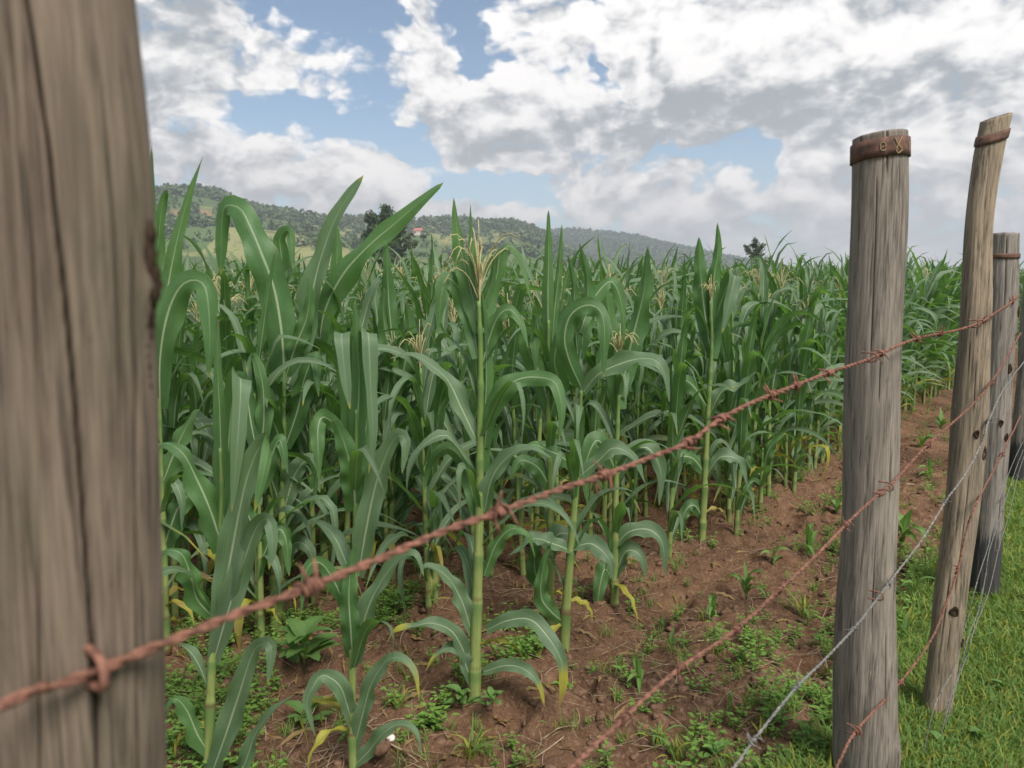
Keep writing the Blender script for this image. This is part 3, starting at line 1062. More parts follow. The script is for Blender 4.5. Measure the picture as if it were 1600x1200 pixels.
b2 = gp(1348, 1243)
P2, R2 = pxline((b2.y, b2.y + 0.02), [(1349, 1215, 94), (1350, 1080, 93), (1352, 950, 87), (1359, 800, 85), (1363, 600, 85), (1369, 450, 86), (1373, 330, 85), (1374, 212, 82)])
p2, V2, c2 = post('upright grey round post with a rusty iron band bearing yellow paint marks',
                  P2, R2, W_POST['grey'], (0.10, -0.06), 11, nth=150, nz=300, ridge=0.0010, wob=0.003,
                  cracks=[(-100, 0.3, 1.5, 0.014, 0.003, 0.06), (-72, 0.0, 1.1, 0.014, 0.003, 0.06), (-120, 0.6, 1.55, 0.014, 0.002, 0.05), (-45, 0.4, 1.6, 0.014, 0.002, 0.05),
                          (-98, 1.565, 1.7, 0.04, 0.007, 0.01), (-45, 1.565, 1.7, 0.04, 0.006, 0.01)],
                  bulges=[(-20, 0.20, 0.5, 0.06, 0.008)])
bnd2, A2 = band(p2, V2, c2, 0.014, 0.040, M_RUST2)

b3 = gp(1462, 1125)
P3, R3 = pxline((b3.y, b3.y + 0.06), [(1463, 1110, 47), (1477, 1000, 50), (1490, 900, 50), (1503, 800, 53), (1512, 700, 53), (1524, 500, 46), (1531, 350, 44), (1544, 250, 44), (1558, 183, 45)])
p3, V3, c3 = post('thin split post of pale yellow brown wood leaning right with a slanted top',
                  P3, R3, W_POST['split'], (0.32, 0.05), 23, nth=96, nz=260, ridge=0.0010, wob=0.004, square=0.002,
                  cracks=[(-110, 0.3, 1.3, 0.02, 0.003, 0.1), (-60, 0.1, 1.7, 0.018, 0.003, 0.12), (-135, 0.0, 1.75, 0.02, 0.003, 0.05)])
bnd3, A3 = band(p3, V3, c3, 0.040, 0.026, M_RUST2)
for (z, a, w, h) in ((1.33, -35, 0.006, 0.015), (0.86, -55, 0.008, 0.018), (0.42, -100, 0.010, 0.012), (0.33, -50, 0.006, 0.012), (0.92, -95, 0.006, 0.010)):
    knot(p3, V3, z, a, w, h)

b4 = gp(1533, 936)
P4, R4 = pxline((b4.y, b4.y + 0.02), [(1536, 920, 45), (1545, 800, 46), (1552, 700, 46), (1563, 520, 47), (1569, 365, 45)])
p4, V4, c4 = post('upright dark grey post with iron band and charred black foot behind the leaning post',
                  P4, R4, W_POST['char'], (0.02, 0.0), 37, nth=96, nz=180,
                  cracks=[(-80, 0.4, 1.4, 0.02, 0.003, 0.08), (-115, 0.6, 1.5, 0.02, 0.003, 0.05), (-50, 0.2, 1.2, 0.02, 0.003, 0.05)])
bnd4, A4 = band(p4, V4, c4, 0.075, 0.018, M_RUST2)
for (z, a, w, h) in ((1.22, -45, 0.008, 0.018), (1.12, -50, 0.009, 0.016), (1.0, -70, 0.008, 0.016), (0.74, -75, 0.008, 0.014), (0.80, -100, 0.006, 0.012)):
    knot(p4, V4, z, a, w, h)

b5 = gp(1588, 752)
P5, R5 = pxline((b5.y, b5.y + 0.02), [(1590, 745, 33), (1602, 620, 32), (1617, 450, 32), (1622, 400, 31)])
p5, V5, c5 = post('farthest visible post at the right edge, leaning, with a charred foot',
                  P5, R5, W_POST['char'], (0.02, 0.0), 51, nth=64, nz=110)
for k, (dy) in enumerate((6.9, 9.0)):
    x_ = FX + 0.78 * (dy - FY)
    post(('grey post just outside the frame next along the fence', 'last grey post farther along the fence outside the frame')[k],
         [(x_, dy, -0.08), (x_ + 0.02, dy, 0.7), (x_ + 0.03, dy, 1.5)], [0.075, 0.07, 0.065], W_POST['char'], (0, 0), 60 + k, nth=40, nz=60)


# yellow paint marks on the iron band: a small round mark, a crossed mark, a stroke
def on_band(root, c, A, ang, dz):
    nth = A.shape[1]
    f = (ang % 360) / 360 * nth
    i = int(f) % nth
    p0, p1 = A[0, i], A[3, i]
    q = p0 * (1 - dz) + p1 * dz
    ctr = np.array([A[0, :, 0].mean(), A[0, :, 1].mean(), q[2]])
    n = q - ctr
    n[2] = 0
    n /= np.linalg.norm(n)
    return q + n * 0.0016


def mark(root, A, strokes, c):
    mb = MB()
    for st in strokes:
        pts = [on_band(root, c, A, a, d) for (a, d) in st]
        tube(mb, spline(pts, max(6, 4 * len(pts))), 0.0009, 5)
    return mb.build('paint_mark', M_PAINT, bnd2)


mark(p2, A2, [[(-107 + 5.5 * math.cos(t), 0.50 + 0.22 * math.sin(t)) for t in np.linspace(0.6, 6.6, 10)], [(-110, 0.55), (-104, 0.48)]], c2)
mark(p2, A2, [[(-85, 0.10), (-77, 0.48), (-69, 0.74)], [(-69, 0.08), (-77, 0.48), (-84, 0.74)], [(-84, 0.76), (-77, 0.93), (-69, 0.76)]], c2)
mark(p2, A2, [[(-44, 0.30), (-44, 0.80)]], c2)

# fence plane followed by the wires, on the camera side of the posts
def front(c, z, r):
    i = int(np.argmin(np.abs(c[:, 2] - z)))
    return (FRONT[id(c)].x + c[i, 0] - EN.x * r, FRONT[id(c)].y + c[i, 1] - EN.y * r)


N1 = tuple(front(c1, 1.0, 0.064))
PL = [(N1[0] - 0.75 * 0.4, N1[1] - 0.4), N1, tuple(front(c2, 0.9, 0.071)), tuple(front(c3, 0.9, 0.052)),
      tuple(front(c4, 0.9, 0.063)), tuple(front(c5, 0.9, 0.072)), (b5.x + 2.0, b5.y + 2.45), (b5.x + 5.0, b5.y + 6.3)]


def onfence(u, v, off=0.0):
    r = ray(u, v)
    for (a, b) in zip(PL[:-1], PL[1:]):
        # t*(rx,ry) = a + s*(b-a)
        dx, dy = b[0] - a[0], b[1] - a[1]
        det = r.x * (-dy) + dx * r.y
        if abs(det) < 1e-9:
            continue
        t = (a[0] * (-dy) + dx * a[1]) / det
        s = (r.x * a[1] - r.y * a[0]) / det
        if -1e-4 <= s <= 1.0001 and t > 0:
            t += off
            return Vector((r.x * t, r.y * t, HC + r.z * t))
    return None


def barbed_wire(label, px, mat, extra_start=None, extra_end=None, r=0.0020, lay=0.040, barbs=(), sag=0.0, group='strands of the fence', barb_len=0.017, off=0.0):
    pts = [onfence(u, v, off) for (u, v) in px]
    pts = [p for p in pts if p is not None]
    if extra_start:
        pts = [Vector(extra_start)] + pts
    if extra_end:
        pts += [Vector(e) for e in extra_end]
    P = spline(pts, 900)
    L = np.concatenate([[0], np.cumsum(np.linalg.norm(np.diff(P, axis=0), axis=1))])
    n = int(min(2400, L[-1] / lay * 10))
    s = np.linspace(0, L[-1], n)
    C = np.stack([np.interp(s, L, P[:, i]) for i in range(3)], -1)
    root = empty('barbed_wire', C[0], label, 'barbed wire', group)
    C = C - C[0]
    T = np.gradient(C, axis=0)
    T /= np.linalg.norm(T, axis=1)[:, None]
    A = np.cross(T, [0, 0, 1.0])
    A /= np.linalg.norm(A, axis=1)[:, None]
    B = np.cross(T, A)
    ph = s / lay * 2 * np.pi + 0.4 * np.sin(s * 7)
    wav = 0.0018 * np.sin(s * 9)[:, None] * B + 0.0012 * np.sin(s * 14 + 1)[:, None] * B
    for k in (0, 1):
        Q = C + wav + r * 0.82 * (np.cos(ph + k * np.pi)[:, None] * A + np.sin(ph + k * np.pi)[:, None] * B)
        mb = MB()
        tube(mb, Q, r * (1 + 0.12 * np.sin(s * 61 + k) * np.sin(s * 23)), 6, cap=False)
        mb.build('strand', mat, root)
    rr = random.Random(int(C[-1, 0] * 1000) % 997)
    for (bu, bv) in barbs:
        q = onfence(bu, bv, off)
        if q is None:
            continue
        w = np.array(q) - np.array(root.location)
        i = int(np.argmin(np.linalg.norm(C - w, axis=1)))
        add_barb(root, C[i] + wav[i], T[i], A[i], B[i], r, mat, rr, barb_len)
    return root, C, np.array(root.location), s


def add_barb(root, c, t, a, b, r, mat, rr, bl):
    mb = MB()
    ph0 = rr.random() * 6.28
    for k in range(2):
        turns = 1.6
        n = 22
        R_ = r * 2.5
        hel = []
        for i in range(n):
            f = i / (n - 1)
            an = ph0 + k * 2.4 + f * turns * 6.283
            hel.append(c + t * ((f - 0.5) * 0.013 + (k - 0.5) * 0.007) + R_ * (math.cos(an) * a + math.sin(an) * b))
        a0, a1 = ph0 + k * 2.4, ph0 + k * 2.4 + turns * 6.283
        tan0 = -(-math.sin(a0) * a + math.cos(a0) * b) + t * rr.uniform(-0.3, 0.3) + 0.35 * (math.cos(a0) * a + math.sin(a0) * b)
        tan1 = (-math.sin(a1) * a + math.cos(a1) * b) + t * rr.uniform(-0.3, 0.3) + 0.35 * (math.cos(a1) * a + math.sin(a1) * b)
        pts = [hel[0] + tan0 * bl, hel[0] + tan0 * bl * 0.5] + hel + [hel[-1] + tan1 * bl * 0.5, hel[-1] + tan1 * bl]
        rad = [r * 0.25, r * 0.8] + [r * 0.85] * n + [r * 0.8, r * 0.25]
        tube(mb, pts, rad, 6)
    return mb.build('barb', mat, root)


wA, CA, LA, sA = barbed_wire('thick rusty top strand of barbed wire crossing in front of the maize from lower left',
    [(0, 1103), (70, 1078), (150, 1050), (260, 1005), (380, 957), (480, 920), (600, 872), (700, 830), (780, 803), (870, 767), (945, 740), (1020, 710), (1075, 690), (1130, 655),
     (1205, 619), (1290, 583), (1345, 566), (1404, 541), (1455, 524), (1500, 513), (1535, 503), (1570, 480), (1592, 462)], M_RUST,
    extra_start=(N1[0] - 0.75 * 0.25, N1[1] - 0.25, 1.005),
    barbs=[(482, 919), (778, 803), (945, 740), (1075, 690), (1128, 657), (1205, 619), (1245, 603), (1294, 582), (1378, 552), (1430, 530), (1470, 520), (1535, 503), (1580, 471)])
wB, CB, LB, sB = barbed_wire('rusty second strand of barbed wire running low over the bare soil',
    [(700, 1345), (820, 1252), (890, 1200), (975, 1122), (1062, 1045), (1150, 985), (1215, 925), (1265, 876), (1322, 820), (1372, 775), (1392, 757), (1440, 704), (1480, 668), (1520, 632), (1548, 600), (1575, 556), (1595, 520)], M_RUST,
    barbs=[(975, 1122), (1062, 1045), (1150, 985), (1218, 922), (1322, 820), (1374, 773), (1450, 695), (1548, 600)], r=0.0017, lay=0.032, barb_len=0.013)
wC, CC, LC_, sC = barbed_wire('pale galvanized strand of barbed wire sagging across the grey banded post',
    [(1060, 1290), (1145, 1200), (1175, 1160), (1245, 1074), (1290, 1030), (1335, 982), (1368, 938), (1398, 898), (1440, 846), (1480, 780), (1505, 745), (1530, 700), (1546, 655), (1568, 610), (1600, 565)], M_GALV,
    barbs=[(1177, 1158), (1245, 1074), (1333, 984), (1390, 907), (1478, 782), (1545, 655)], r=0.0015, lay=0.035, barb_len=0.014)
wD, CD, LD, sD = barbed_wire('lowest thin rusty strand stapled near the foot of the banded post',
    [(1270, 1280), (1312, 1188), (1338, 1142), (1400, 1075), (1452, 1005), (1475, 950), (1496, 890), (1510, 830), (1530, 780), (1565, 710), (1595, 650)], M_RUST,
    barbs=[(1338, 1142), (1408, 1066), (1496, 890), (1565, 710)], r=0.0018, lay=0.03, barb_len=0.012)
for (lab, px) in (('loose galvanized strand hanging slack right of the leaning post, the left of three', [(1436, 1210), (1455, 1120), (1470, 1082), (1492, 1043), (1502, 1000), (1512, 965), (1528, 905), (1545, 850), (1560, 785), (1578, 735), (1598, 690)]),
                  ('loose galvanized strand hanging slack right of the leaning post, the middle of three', [(1462, 1200), (1470, 1150), (1482, 1100), (1498, 1052), (1513, 995), (1530, 950), (1540, 900), (1546, 860), (1565, 800), (1570, 785), (1585, 740), (1599, 702)]),
                  ('loose galvanized strand trailing over the grass, the outermost of three', [(1478, 1130), (1492, 1075), (1508, 1030), (1522, 985), (1545, 925), (1560, 860), (1575, 810), (1580, 790), (1590, 745), (1600, 712)])):
    barbed_wire(lab, px, M_GALV, barbs=[px[2], px[5], px[8]], r=0.0008, lay=0.03, barb_len=0.010, off=-0.03)


def staple(root, C, L0, u, v, mat, size, tube_r, depth):
    """a bent staple driven over the wire into the post"""
    q = np.array(onfence(u, v))
    i = int(np.argmin(np.linalg.norm(C + L0 - q, axis=1)))
    p = (C + L0)[i] - np.array(root.location)
    n = np.array([-EN.x, -EN.y, 0.0])
    up = np.array([0.02, 0.02, 1.0])
    pts = [p + up * size - n * depth, p + up * size * 0.95 + n * 0.002, p + up * size * 0.55 + n * 0.0085, p + n * 0.0105, p - up * size * 0.45 + n * 0.0085, p - up * size * 0.75 + n * 0.002, p - up * size * 0.8 - n * depth]
    mb = MB()
    tube(mb, spline(pts, 26), tube_r, 9)
    return mb.build('staple', mat, root)


staple(p1, CA, LA, 150, 1050, M_RUST, 0.0115, 0.0028, 0.012)
staple(p2, CA, LA, 1362, 559, M_RUST, 0.010, 0.0018, 0.02)
staple(p2, CB, LB, 1388, 760, M_RUST, 0.010, 0.0018, 0.02)
staple(p2, CC, LC_, 1372, 932, M_RUST, 0.010, 0.0018, 0.02)
staple(p2, CD, LD, 1338, 1142, M_RUST, 0.010, 0.0018, 0.02)
staple(p3, CA, LA, 1524, 507, M_RUST, 0.010, 0.0016, 0.02)
#STAGE3
# ------------------------------------------------------------------ maize
def leaf_arrays(path, width, side, normal, fold=0.25, wave=0.12, seed=0, ncol=5, base_w=0.45, shape=0.9):
    """leaf blade along path (n,3): side and normal are unit vectors per point; returns verts, faces, uv"""
    n = len(path)
    s = np.linspace(0, 1, n)
    w = width * np.minimum(base_w + (1 - base_w) * np.sin(np.clip(s / 0.42, 0, 1) * np.pi / 2), 1) * np.clip((1 - s) / 0.62, 0, 1) ** shape
    r = np.random.RandomState(seed)
    w = w * (1 + 0.07 * np.sin(s * r.uniform(14, 26) + r.rand() * 6) * (s > 0.15) + 0.05 * np.sin(s * r.uniform(30, 50)) * (s > 0.2))
    w = np.maximum(w, 0.0006)
    ph, ph2 = r.rand() * 6.28, r.rand() * 6.28
    fr = r.uniform(4.0, 8.0)
    c = np.linspace(-1, 1, ncol)
    V = []
    for j in c:
        wv = wave * np.sin(s * fr * 6.283 * 0.55 + (ph if j < 0 else ph2)) * (j ** 2) * np.sin(np.pi * np.clip(s * 1.05, 0, 1))
        V.append(path + side * (w * 0.5 * j)[:, None] + normal * (w * (fold * abs(j) * (1 - 0.6 * s) + wv))[:, None])
    V = np.stack(V, 1).reshape(-1, 3)
    uv = np.stack(np.broadcast_arrays(((c + 1) / 2)[None], s[:, None]), -1).reshape(-1, 2)
    return V, grid_faces(n, ncol), uv, s


def frames(path, side0, twist):
    """carries the side vector along the blade, turning it by twist (radians) towards the tip"""
    T = np.gradient(path, axis=0)
    T /= np.linalg.norm(T, axis=1)[:, None] + 1e-9
    n = len(path)
    S = np.zeros((n, 3))
    N = np.zeros((n, 3))
    sd_ = np.array(side0, float)
    tw = np.broadcast_to(np.asarray(twist, float), (n,))
    for i in range(n):
        sd_ = sd_ - T[i] * np.dot(sd_, T[i])
        sd_ /= np.linalg.norm(sd_) + 1e-9
        nn = np.cross(sd_, T[i])
        S[i] = sd_ * math.cos(tw[i]) + nn * math.sin(tw[i])
        N[i] = np.cross(S[i], T[i])
    return S, N


def proc_leaf(r, L, W, az, e0, e1, power, n=16, ncol=5, seed=0, start=0.0, wave=0.10):
    """blade leaving the stalk at elevation e0, bending over to e1 at the tip; local origin at the collar"""
    s = np.linspace(0, 1, n)
    el_ = e0 + (e1 - e0) * sstep(s, start, 1.0) ** power
    if n > 10 and L > 0.2 and r.rand() < 0.45:      # a blade that has buckled over
        sk = r.uniform(0.35, 0.72)
        el_ = el_ - R(r.uniform(35, 95)) * sstep(s, sk - 0.04, sk + 0.06)
        el_ = np.maximum(el_, R(-100))
    daz = az + r.uniform(-0.7, 0.7) * s ** 1.5
    d = np.stack([np.cos(daz) * np.cos(el_), np.sin(daz) * np.cos(el_), np.sin(el_)], -1)
    P_ = np.concatenate([[[0, 0, 0]], np.cumsum(d[:-1] * L / (n - 1), axis=0)])
    side = np.array([math.sin(az), -math.cos(az), 0])
    tw = r.uniform(-1.3, 1.3) * s ** 1.2 + r.uniform(-0.2, 0.2)
    S, N = frames(P_, side, tw)
    N = np.where((N[:, 2] < 0)[:, None] & (s < 0.3)[:, None], N, N)
    return leaf_arrays(P_, W, S, N, r.uniform(0.12, 0.32), wave, seed, ncol)


def tassel_mb(r, L=0.24, nb=9, thin=0.0022):
    mb = MB()
    tube(mb, spline([(0, 0, -0.10), (0.004, 0, 0.3 * L), (0.0, 0.006, L)], 8), np.linspace(thin * 1.6, thin * 0.6, 8), 4)
    for k in range(nb):
        a = r.rand() * 6.28
        z0 = r.uniform(-0.02, 0.35) * L
        l_ = L * r.uniform(0.55, 0.85)
        o = np.array([math.cos(a), math.sin(a), 0])
        sp_ = r.uniform(0.25, 0.75)
        dr = r.uniform(0.3, 1.1)
        pts = [np.array([0, 0, z0]), o * l_ * 0.35 * sp_ + [0, 0, z0 + l_ * 0.45], o * l_ * 0.8 * sp_ + [0, 0, z0 + l_ * (0.80 - 0.2 * dr)], o * l_ * 1.15 * sp_ + [0, 0, z0 + l_ * (0.95 - 0.65 * dr)]]
        tube(mb, spline(pts, 9), np.linspace(thin, thin * 0.7, 9), 4)
        # spikelets along the branch
        Q = spline(pts, 16)[3:]
        for q in Q:
            t = np.array([r.uniform(-1, 1), r.uniform(-1, 1), r.uniform(-0.6, 1)]) * 0.0065
            mb.add([q - [0.001, 0, 0], q + [0.001, 0.001, 0], q + t], [(0, 1, 2)])
    return mb


def plant_spec(seed, H, tassel, near=True):
    """leaf list of one maize plant of height H (to the tip of the top leaves)"""
    r = np.random.RandomState(seed)
    hs = H * (r.uniform(0.78, 0.86) if tassel else r.uniform(0.66, 0.72))     # height of the growing point
    n = r.randint(14, 17)
    plane = r.rand() * 3.14
    leaves = []
    for k in range(n):
        f = k / (n - 1)
        z = 0.07 + (hs - 0.07) * f ** 0.95
        az = plane + (k % 2) * math.pi + r.uniform(-0.55, 0.55)
        mid_ = 1 - abs(f - 0.55) / 0.6
        L = H * (0.29 + 0.21 * max(0, mid_)) * r.uniform(0.85, 1.15)
        W_ = (0.030 + 0.028 * max(0.1, mid_)) * r.uniform(0.85, 1.15)
        if f > 0.80:
            e0, e1, pw, st = R(r.uniform(68, 86)), R(r.uniform(-50, 78)), 1.8, 0.35
            L = H * r.uniform(0.28, 0.42)
            if tassel:
                e0, e1 = R(r.uniform(60, 75)), R(r.uniform(-30, 40))
        elif f > 0.45:
            e0, e1, pw, st = R(r.uniform(62, 80)), R(r.uniform(-85, -10)), 1.2, 0.22
        else:
            e0, e1, pw, st = R(r.uniform(35, 66)), R(r.uniform(-80, -20)), 1.0, 0.08
            L *= 1.15
        dry = 0.0
        if f < 0.12 and r.rand() < 0.55:
            dry = 0.9
        elif f < 0.28 and r.rand() < 0.35:
            dry = 0.35
        leaves.append(dict(z=z, az=az, L=L, W=W_, e0=e0, e1=e1, pw=pw, st=st, dry=dry, seed=seed * 31 + k))
    return hs, leaves, r


def stalk_pts(r, hs, lean=0.03):
    a = r.rand() * 6.28
    k = r.uniform(0, lean) * hs
    return spline([(0, 0, -0.04), (k * 0.2 * math.cos(a), k * 0.2 * math.sin(a), hs * 0.4), (k * math.cos(a), k * math.sin(a), hs)], 40)


def stalk_mb(P_, r0=0.0145, r1=0.0055, k=8, node=0.115):
    n = len(P_)
    z = P_[:, 2]
    rad = np.linspace(r0, r1, n)
    zz = z + 0.045 * np.sin(z * 7.3 + P_[-1, 0] * 40) + 0.02 * np.sin(z * 17 + P_[-1, 1] * 60)
    d = np.abs(((zz / node + 0.3) % 1) - 0.5)
    nodes = np.exp(-(d / 0.06) ** 2)
    rad = rad * (1 + 0.13 * nodes)
    sheath = ((zz / node + 0.8) % 1)
    rad = rad * (1 + 0.22 * sheath ** 2)
    dry = nodes * 0.8 * sstep(z, 0.75, 0.1) + sstep(z, 0.05, -0.02) * 0.5
    mb = MB()
    tube(mb, P_, rad, k, dry=dry, uvlen=1.0)
    rr_ = np.repeat(1 - sheath, k)
    mb.Rn[-1] = np.concatenate([rr_, rr_[:1], rr_[-1:]])
    return mb


def plant_parts(seed, H, tassel, low=False, few=False):
    """[(kind, arrays, offset)] of one plant"""
    hs, leaves, r = plant_spec(seed, H, tassel)
    sp_ = stalk_pts(r, hs)
    out = []
    if low:
        sp2 = sp_[::10] if len(sp_) > 20 else sp_
        mb = MB()
        tube(mb, sp_[[0, 20, 39]], [0.014, 0.011, 0.006], 4, cap=False)
        out.append(('stalk', mb, (0, 0, 0)))
    else:
        out.append(('stalk', stalk_mb(sp_), (0, 0, 0)))
    for i, lf in enumerate(leaves):
        if few and i < 5:
            continue
        zi = np.interp(lf['z'], sp_[:, 2], np.arange(len(sp_)))
        o = sp_[int(zi)]
        V, Fs, uv, s = proc_leaf(r, lf['L'], lf['W'] * (1.4 if low else 1.08), lf['az'], lf['e0'], lf['e1'], lf['pw'], n=(5 if few else 7) if low else 17, ncol=3 if low else 5,
                                 seed=lf['seed'], start=lf['st'], wave=0.0 if low else 0.16)
        dry = np.repeat(np.clip(lf['dry'] * (0.35 + 0.9 * s) + sstep(s, 0.88, 1.0) * 0.6, 0, 1), 3 if low else 5)
        out.append(('leaf', MB().add(V, Fs, uv, dry), o))
    if tassel:
        out.append(('tassel', tassel_mb(r, 0.19 + 0.05 * r.rand(), 13) if not low else tassel_mb(r, 0.2, 4, 0.003), sp_[-1]))
    return out


MATS = {'stalk': M_STALK, 'leaf': M_LEAF, 'tassel': M_TASSEL}
NVAR = 22
PROTO = []
for k in range(NVAR):
    tas = k % 3 == 1
    H = (1.27 if tas else 1.39) + 0.12 * math.sin(k * 2.1)
    parts = []
    for (nm, mb, off) in plant_parts(100 + k, H, tas):
        parts.append((nm, mb.mesh(nm, MATS[nm]), off))
    PROTO.append((tas, H, parts))


def put_plant(proto, loc, rz, sc, label, group, tilt=(0, 0)):
    root = empty('maize_plant', loc, label, 'maize plant', group)
    root.rotation_euler = (tilt[0], tilt[1], rz)
    root.scale = (sc, sc, sc)
    for (nm, me, off) in proto[2]:
        o = bpy.data.objects.new(nm, me)
        COL.objects.link(o)
        o.parent = root
        o.location = off
    return root


# ---- the plants of the first row, blade by blade
def px_leaf(Y, w, pts, roll=(0, 0), up=0, dry=0.0, fold=0.22, wave=0.22, seed=0, n=36, shape=0.8, basew=0.5, tipdry=0.0):
    """a blade whose midrib passes the given (u, v[, depth offset]) at depth Y; w = width in px at depth Y"""
    W3 = [at(p[0], p[1], Y + (p[2] if len(p) > 2 else 0.0)) for p in pts]
    P_ = spline(W3, n)
    T = np.gradient(P_, axis=0)
    T /= np.linalg.norm(T, axis=1)[:, None] + 1e-9
    vdir = P_ - np.array([0, 0, HC])
    vdir /= np.linalg.norm(vdir, axis=1)[:, None]
    S = np.zeros_like(P_)
    prev = None
    for i in range(n):
        c = np.cross(T[i], vdir[i])
        l_ = np.linalg.norm(c)
        if prev is None:
            sd_ = c / (l_ + 1e-9)
        else:
            b = prev - T[i] * np.dot(prev, T[i])
            b /= np.linalg.norm(b) + 1e-9
            if l_ > 0.15:
                c = c / l_
                if np.dot(c, b) < 0:
                    c = -c
                sd_ = b * 0.6 + c * 0.4
                sd_ /= np.linalg.norm(sd_)
            else:
                sd_ = b
        prev = sd_
        S[i] = sd_
    if up:
        roll = (roll[0] + 180, roll[1] + 180)
    rl = R(roll[0]) + (R(roll[1]) - R(roll[0])) * np.linspace(0, 1, n)
    N = np.cross(S, T)
    S2 = S * np.cos(rl)[:, None] + N * np.sin(rl)[:, None]
    N2 = np.cross(S2, T)
    V, Fs, uv, s = leaf_arrays(P_, 0.86 * w / F * Y, S2, N2, fold, wave, seed, 7, basew, shape)
    d = np.repeat(np.clip(dry + 0.5 * sstep(s, 0.93, 1.0) + tipdry * sstep(s, 0.55, 0.95), 0, 1), 7)
    return MB().add(V, Fs, uv, d)


def hero(label, u, v, stalk, leaves, w=22, tassel=None, fill=(), seed=1, group='maize plants of the front row', tv=None, Y=None):
    if Y is None:
        b = gpz(u, v)
    else:
        b = Vector((at(u, v, Y).x, Y, gzs(at(u, v, Y).x, Y)))
    Y = b.y
    root = empty('maize_plant', b, label, 'maize plant', group)
    pts = [(b.x, b.y, b.z - 0.03)] + [tuple(at(a, c, Y)) for (a, c) in stalk]
    P_ = spline(pts, 70) - np.array(b)
    r0 = w / F * Y / 2
    stalk_mb(P_, r0 * 0.84, r0 * 0.24, 12, 0.135).build('stalk', M_STALK, root)
    r = np.random.RandomState(seed)
    for i, lf in enumerate(leaves):
        mb = px_leaf(Y, seed=seed * 17 + i, **lf)
        mb.V[0] = mb.V[0] - np.array(b)
        mb.Rn[0] = np.full(mb.nv, r.rand())
        mb.build('leaf', M_LEAF, root)
    nf = 8 if u > 700 and len(leaves) > 5 else 6 if 'second row' in group else 3
    ztop = P_[-1, 2]
    auto = [(ztop * (0.16 + 0.72 * (j + 0.5) / nf), r.uniform(0, 360), r.uniform(0.26, 0.44), r.uniform(0.030, 0.046), r.uniform(50, 74), r.uniform(-85, -20))
            for j in range(nf)] if ztop > 0.3 else []
    for i, (z, az, L, W_, e0, e1) in enumerate(list(fill) + auto):
        zi = int(np.argmin(np.abs(P_[:, 2] - z)))
        V, Fs, uv, s = proc_leaf(r, L, W_, R(az), R(e0), R(e1), 1.2, n=18, seed=seed * 7 + i, start=0.15)
        MB().add(V + P_[zi], Fs, uv, 0.0, r.rand()).build('leaf', M_LEAF, root)
    for i in range(3):                                   # withered lowest leaves
        zi = int(np.argmin(np.abs(P_[:, 2] - r.uniform(0.06, 0.22))))
        V, Fs, uv, s = proc_leaf(r, r.uniform(0.12, 0.24), 0.026, r.rand() * 6.28, R(r.uniform(0, 45)), R(-88), 0.8, n=14, seed=seed * 9 + i, wave=0.3)
        MB().add(V + P_[zi], Fs, uv, r.uniform(0.6, 0.95), r.rand()).build('leaf', M_LEAF, root)
    if tassel:
        tm = tassel_mb(r, tassel, 20, 0.0019)
        tm.build('tassel', M_TASSEL, root, loc=P_[-1])
    return root


def Lf(w, pts, **k):
    return dict(w=w, pts=pts, **k)


hero('nearest maize plant beside the big post, white ribbed leaves folded over', 323, 1222,
     [(331, 1040), (339, 900), (346, 780), (344, 700)], [
         Lf(30, [(350, 860), (347, 760), (343, 640), (340, 575), (340, 505)], fold=0.5, basew=0.9, shape=0.6, wave=0.03),
         Lf(46, [(352, 850), (354, 740, .02), (362, 640, .02), (370, 594, -.02), (376, 598, -.06), (372, 680, -.09), (362, 800, -.1)], roll=(15, 10), shape=0.6, basew=0.8, wave=0.04),
         Lf(48, [(349, 862), (330, 800, -.02), (306, 745, -.03), (284, 706, -.03), (255, 693, -.02), (236, 720, 0)], roll=(-12, -55), shape=0.7, basew=0.75),
         Lf(50, [(338, 1010), (352, 920, -.03), (372, 810, -.05), (388, 740, -.06), (408, 694, -.08), (420, 692, -.12), (412, 740, -.16), (398, 800, -.18)], up=1, roll=(5, 25), shape=0.55),
         Lf(46, [(333, 1035), (352, 970, -.02), (380, 880, -.04), (402, 822, -.06), (420, 812, -.09), (426, 850, -.11), (420, 890, -.12)], up=1, roll=(8, 22), shape=0.55),
         Lf(42, [(330, 962), (308, 935, -.02), (297, 895, -.03), (284, 866, -.04), (262, 860, -.04), (240, 880, -.03)], roll=(-15, -50), shape=0.7),
         Lf(44, [(322, 1230), (345, 1170, -.02), (372, 1090, -.04), (395, 1020, -.06), (412, 1006, -.09), (424, 1010, -.11), (418, 1070, -.13)], up=1, roll=(5, 25), shape=0.55),
         Lf(40, [(330, 1180), (310, 1150, -.02), (292, 1110, -.03), (272, 1092, -.04), (250, 1120, -.04)], roll=(-15, -45), shape=0.7),
         Lf(30, [(330, 1215), (375, 1205, -.03), (398, 1150, -.05), (425, 1110, -.07), (460, 1085, -.08)], up=1, roll=(10, 50), shape=0.8),
     ], w=21, seed=3)

